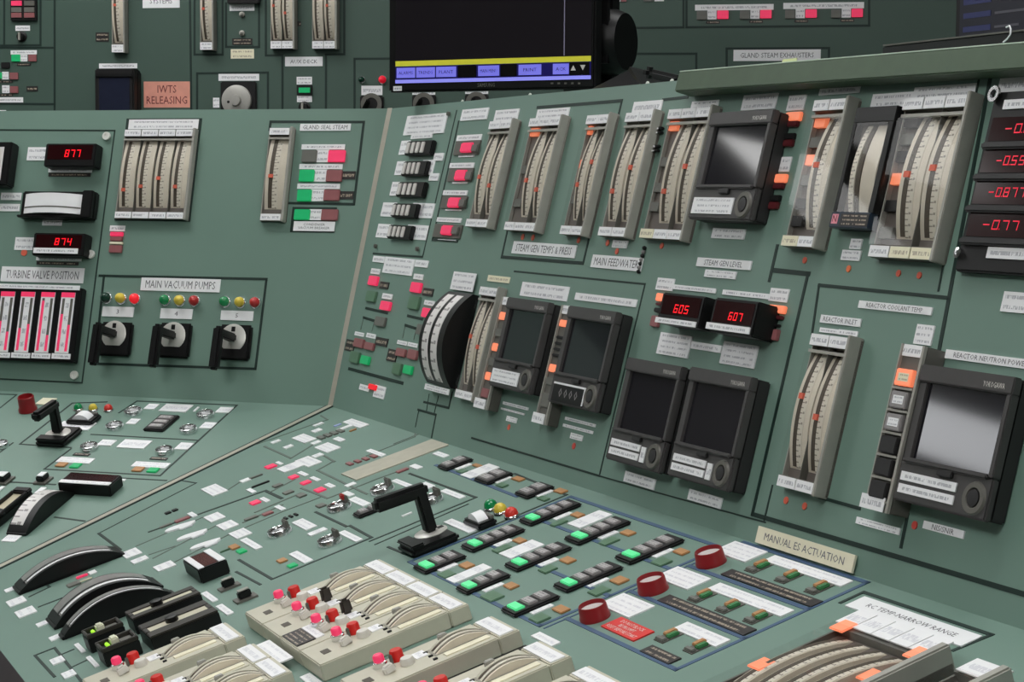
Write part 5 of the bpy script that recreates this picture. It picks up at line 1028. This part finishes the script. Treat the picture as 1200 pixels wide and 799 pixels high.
t = Thing('small_recorder', 'black rear panel recorder with dark blue window beside a salmon sign', 'recorder', 'R', *px('R', 139, 131)); t.pbox('case', (110.6, 80.4, 157, 140), 0, .05, BLACKM, .004); t.pbox('window', (116, 91, 152, 138), .05, .051, mat('blue_black_window', (36, 40, 58), .2)); t.pbox('brow', (111, 86, 155, 90.4), .05, .056, BLACK, .002); t.pbox('right_wing', (156, 84, 162, 140), 0, .025, BLACK, .003)
plate('R', (168.4, 95.6, 222.6, 126), 'salmon paper sign reading IWTS RELEASING', 'IWTS\nRELEASING', mt=SALMON, ink=INKR, cat='sign', name='paper_sign', t=.001, margin=(.06, .14))
t = Thing('toggle_unit', 'small toggle pair between a white and a black label on the rear panel', 'switch', 'R', *px('R', 284, 30)); t.pbox('dark_lid', (266, -8, 303, 4), 0, .02, BLACKM, .002); t.plate((269, 5, 298, 12.5), 0, 1); t.plate((272, 45, 295.6, 52.4), 0, 2, None, 'k'); t.plate((270.4, 57.6, 297.6, 68.5), 0, 2, None, 'c')
for y in (17, 39): h, u = px('R', 284, y); t.lathe('toggle', h, u, 0, [(.008, 0), (.008, .006), (.004, .008), (.004, .016), (0, .018)], GREY, 12)
plate('R', (334, 66.6, 378, 77.5), 'white plate reading AUX DECK on the rear panel', 'AUX DECK', margin=(.14, .3))
t = lamppair('lit green square lamp between two white labels under AUX DECK', 'R', [('n', (347.6, 99.5, 365.6, 111.7)), ('w', (347.6, 90, 365.6, 99)), ('w', (348, 112, 365.6, 119.5))]); t.pbox('lit_lens', (350, 102.6, 363, 108.5), .005, .008, GRNL)
t = Thing('rotary_selector', 'black rotary knob under the green square lamp on the rear panel', 'switch', 'R', *px('R', 357, 126)); t.lathe('knob', t.h, t.u, 0, [(.017, 0), (.017, .004), (.013, .006), (.012, .018), (0, .019)], BLACK, 20); t.box('pointer_bar', (t.h-.003, t.h+.003, t.u-.012, t.u+.012), .018, .024, GREY, .001)
t = Thing('dial_gauge', 'grey round dial on a dark square plate on the rear panel', 'dial', 'R', *px('R', 279, 118)); t.pbox('square_plate', (258, 95.6, 300.4, 138), 0, .008, BLACKM, .003); t.lathe('disc', t.h, t.u, .008, [(.043, 0), (.043, .008), (.038, .011), (.016, .011), (.014, .020), (0, .021)], mat('dial_grey', (176, 174, 168), .4, metal=.2), 36); t.lathe('index_dot', t.h-.022, t.u-.004, .019, [(.004, 0), (0, .001)], BLACK, 10); t.plate((256, 86.6, 303.6, 94.5), 0, 1); t.plate((249.6, 114.5, 257, 126), 0, 2)
for lb, x0, y0, x1, y1, ly in (('beside the monitor with red light above', 421.6, 112, 449, 138, (423.5, 100.4, 448, 111.4)), ('under the left corner of the monitor', 482.6, 111.4, 510.5, 134, (483, 106.6, 510, 111)), ('under the middle of the monitor', 544.6, 110.4, 572, 134, (545, 105.6, 572, 110))):
    t = Thing('rotary_switch', 'black and grey rotary switch on the rear panel, %s' % lb, 'switch', 'R', *px('R', (x0+x1)/2, y1), 'rear rotary switches'); t.pbox('plate', (x0, y0, x1, y1), 0, .008, BLACKM, .003); h, u = px('R', (x0+x1)/2, y0+10, .008); t.lathe('dial_ring', h, u, .008, [(.030, 0), (.030, .003), (.018, .003), (.018, 0)], GREYD, 26); t._add('handle', bar_me((-.018, -.014, .004), (.0, .010, .03), .016, .014, .012, .012, (1, 0, 0), BLACK), h, u, .008); t.plate(ly, 0, 1)
dome('black unlit light on the rear panel left of a red one', 'R', 423, 93, 4, GRNO); dome('lit red light on the rear panel beside the monitor', 'R', 447.6, 93, 5, mat('red_lens_rear', (232, 40, 62), .3, emit=.25, ecol=(255, 20, 50)))
lamppair('small green lamp with white label at the top edge right of the monitor', 'R', [('G', (711, -3, 717, 2)), ('w', (718, -3, 727, 2)), ('d', (728, -3, 734, 2))]); lamppair('small white label pair at the top edge right of the monitor', 'R', [('x', (754, -3, 765, 1.4)), ('w', (767, -3, 778, 1.4))])
for i, x in enumerate((816.5, 867, 920, 974)):
    dy = -1*i*.7; lamppair('red lit rear lamp with white and dark lenses, %s of four' % ('leftmost', 'second', 'third', 'rightmost')[i], 'R', [('x', (x, 13+dy, x+11.5, 23+dy)), ('w', (x+12.4, 11.6+dy, x+23, 22.6+dy)), ('r', (x+24, 12.4+dy, x+37, 22+dy)), ('b', (x+11, 24.4+dy, x+27, 27.6+dy))], 'rear red lamp row')
plate('R', (814.5, 5.6, 906.5, 11.4), 'left white strip above the row of four rear red lamps', rows=1); plate('R', (918, 3.4, 1012.5, 9.6), 'right white strip above the row of four rear red lamps', rows=1)
plate('R', (859.6, 58.4, 961.6, 71), 'white plate reading GLAND STEAM EXHAUSTERS on the rear panel', 'GLAND STEAM EXHAUSTERS', margin=(.08, .28))

# ================================================================ things on the console top
ztop = PL['B'].w(0, UT).z
M_ = PL['M']
t = Thing('computer_monitor', 'black flat monitor showing blue buttons and a yellow bar', 'monitor', 'M', *px('M', 600, 110))
rm = RC('M', 456, -260, 697, 103.5); t.box('bezel', rm, -.03, 0, BLACK, .004)
rsn = RC('M', 464.5, -250, 692.5, 92.6, .0005); t.box('screen', rsn, 0, .0008, mat('lcd_dark', (20, 16, 20), .3, emit=.012, ecol=(120, 110, 130)))
bl = mat('lcd_blue_button', (132, 130, 236), .4, emit=.42, ecol=(120, 118, 240)); yl = mat('lcd_yellow', (200, 196, 60), .4, emit=.38, ecol=(190, 190, 50)); lv_ = mat('lcd_lavender', (150, 150, 245), .4, emit=.5, ecol=(140, 140, 245)); nv = mat('lcd_navy', (20, 12, 90), .4, emit=.10, ecol=(30, 15, 150))
sx = (rsn[1]-rsn[0])/228; u0 = rsn[2]
def sc(name, x0, x1, a, b, m_, z=.0012): return t.box(name, (rsn[0]+(x0-464.5)*sx, rsn[0]+(x1-464.5)*sx, u0+a*sx, u0+b*sx), .0008, z, m_)
sc('screen_bar', 464.5, 692.5, 0, 21, nv, .001); sc('screen_bar', 464.5, 692.5, 0, 3.6, lv_); sc('screen_bar', 464.5, 692.5, 17.6, 23, yl)
for a, b, tx in ((466, 488.6, 'ALARMS'), (490, 512.6, 'TRENDS'), (514, 538, 'PLANT'), (564, 588.6, 'MAIN MENU'), (611, 637, 'PRINT'), (650, 668, 'ACK')):
    o = sc('screen_button', a, b, 5.5, 16, bl); t.text(tx, (rsn[0]+(a-462)*sx, rsn[0]+(b-467)*sx, u0+9*sx, u0+12.4*sx), .0014, mat('lcd_ink', (40, 36, 120), .5))
sc('screen_black', 540, 562, 4.5, 17, SCREEN); sc('screen_black', 590, 609, 4.5, 17, SCREEN); sc('screen_line', 662, 663, 24, 330, mat('lcd_grey_line', (130, 126, 150), .4, emit=.2)); sc('screen_black', 668.6, 691, 4.2, 17, SCREEN)
for xa, fl in ((673, 1), (683.5, -1)):
    me = bpy.data.meshes.new('arrow'); me.from_pydata([(-3*sx, -2.6*sx*fl, 0), (3*sx, -2.6*sx*fl, 0), (0, 2.6*sx*fl, 0)], [], [(0, 1, 2)] if fl > 0 else [(0, 2, 1)]); me.materials.append(INKW); t._add('screen_arrow', me, rsn[0]+(xa-464.5)*sx, u0+11.5*sx, .0014)
t.text('SAMSUNG', RC('M', 560, 97.6, 580, 101.6), .0012, GREYL, None, 'maker_lettering')
for i in range(5): h, u = px('M', 647+8*i, 97.6); t.box('button', (h-.0025, h+.0025, u-.0015, u+.0015), 0, .001, GREYD)
t.rplate(RC('M', 461, 101, 471, 106.4), 0, 1, None, 'w', 'energy_sticker', .0006)
# rear housing, hinge and foot of the monitor stand
hm = rm[1]; um = rm[2]
t.box('rear_housing', (rm[0]+.06, rm[1]+.002, um+.03, um+.5), -.075, -.03, BLACK, .02)
o = t.lathe('hinge_barrel', hm-.035, um+.09, -.10, [(.0, -.05), (.052, -.05), (.060, -.03), (.060, .03), (.052, .05), (0, .05)], BLACK, 28); o.rotation_euler = (0, math.pi/2, 0)
t.box('stand_column', (hm-.12, hm-.02, um-.02, um+.20), -.16, -.10, BLACK, .015)
base_z = ztop-(M_.o.z+um)
T_ = PL['T']; inv = (Matrix.Translation(t.o.location) @ M_.m).inverted()
ha, hb_ = px('T', 672, 104, -.03)[0], px('T', 757, 94, -.03)[0]; hp, up_ = px('T', 738, 78, -.12)
fv = [inv @ T_.w(h_, u_, z_) for h_, u_, z_ in ((ha-.1, .001, -.24), (hb_-.16, .001, -.24), (hb_, .001, -.03), (ha, .001, -.03), (ha-.05, .05, -.20), (hp-.06, up_, -.18), (hp, up_, -.12), (ha+.03, .05, -.12))]
me = bpy.data.meshes.new('foot'); me.from_pydata(fv, [], [(3, 2, 1, 0), (4, 5, 6, 7), (0, 1, 5, 4), (1, 2, 6, 5), (2, 3, 7, 6), (3, 0, 4, 7)]); me.materials.append(BLACK); link('stand_foot', me, t.o)
# laptop, pen and sticky note
t = Thing('laptop_computer', 'dark laptop with blue lines of text at the top right corner', 'laptop', 'T', *px('T', 1116, 66)); 
rb = RC('T', 1033, 52, 1034, 68); hb = rb[0]; hl = px('T', 1118, 30, -.12)[0]
t.box('base', (hb, hb+.60, -.0, .030), -.24, 0, mat('laptop_black', (14, 14, 15), .5), .003); t.box('base_edge', (hb+.004, hb+.596, .0285, .0305), -.004, .0006, GREYD); t.box('lid_frame', (hl, hl+.42, .03, .33), -.14, -.12, BLACK, .004); t.box('screen', (hl+.012, hl+.408, .045, .318), -.12, -.1195, mat('lcd_deep_navy', (10, 11, 26), .3, emit=.02, ecol=(20, 24, 90)))
for i in range(14):
    t.box('screen_row', (hl+.02, hl+.075, .050+.0175*i, .057+.0175*i), -.1195, -.119, mat('lcd_blue_row', (44, 50, 96), .4, emit=.06)); t.box('screen_text', (hl+.083, hl+.13+.02*(i % 3), .0515+.0175*i, .0545+.0175*i), -.1195, -.119, mat('lcd_text_grey', (84, 84, 92), .4, emit=.06))
t = Thing('white_cable', 'thin white cable loop on the laptop base at the right edge', 'cable', 'T', *px('T', 1186, 48)); cu = bpy.data.curves.new('cable', 'CURVE'); cu.dimensions = '3D'; sp = cu.splines.new('POLY'); pts = [(-.006, .016, .004), (.002, .017, .006), (.007, .013, .008), (.008, .007, .009), (.004, .002, .010), (-.001, -.002, .012)]
sp.points.add(len(pts)-1)
for p_, c_ in zip(sp.points, pts): p_.co = (*c_, 1)
cu.bevel_depth = .001; o = link('cable_run', cu, t.o); dg = bpy.context.evaluated_depsgraph_get(); me = bpy.data.meshes.new_from_object(o.evaluated_get(dg)); bpy.data.objects.remove(o); me.materials.append(WHITE); link('cable_run', me, t.o)
h, u = px('T', 781, 90); t = Thing('marker_pen', 'black marker pen lying on the console top left of the green rail', 'pen', 'T', h, .001)
t._add('barrel', bar_me((-.030, .021, .01), (.060, .006, .01), .014, .014, .015, .015, (0, 0, 1), BLACK, .005), h, .003, 0); t._add('cap', bar_me((-.046, .0245, .01), (-.026, .021, .01), .019, .019, .018, .018, (0, 0, 1), BLACK, .006), h, .003, 0)
t = Thing('paper_scrap', 'small pale yellow paper corner poking above the green rail', 'paper', 'B', *px('B', 918, 76)); hq, uq = px('B', 911, 77, .02); t.box('scrap', (hq, hq+.034, uq-.004, uq+.010), .014, .0146, mat('pale_yellow_paper', (208, 216, 160), .7))
for x, y, lb in ((540, 118.8, 'leftmost'), (620, 107.6, 'under the monitor'), (756, 100.6, 'right of the monitor foot'), (784, 99.6, 'beside the marker pen')):
    h, u = px('B', x, y); t = Thing('bolt_head', 'small pale bolt head on the console top edge, %s' % lb, 'bolt', 'B', h, UT, 'bolt heads on the console top'); t.lathe('head', h, UT, -.004, [(.0045, 0), (.0045, .002), (0, .003)], mat('pale_bolt', (214, 220, 210), .4), 12)
    t.o.rotation_euler = PL['B'].rot
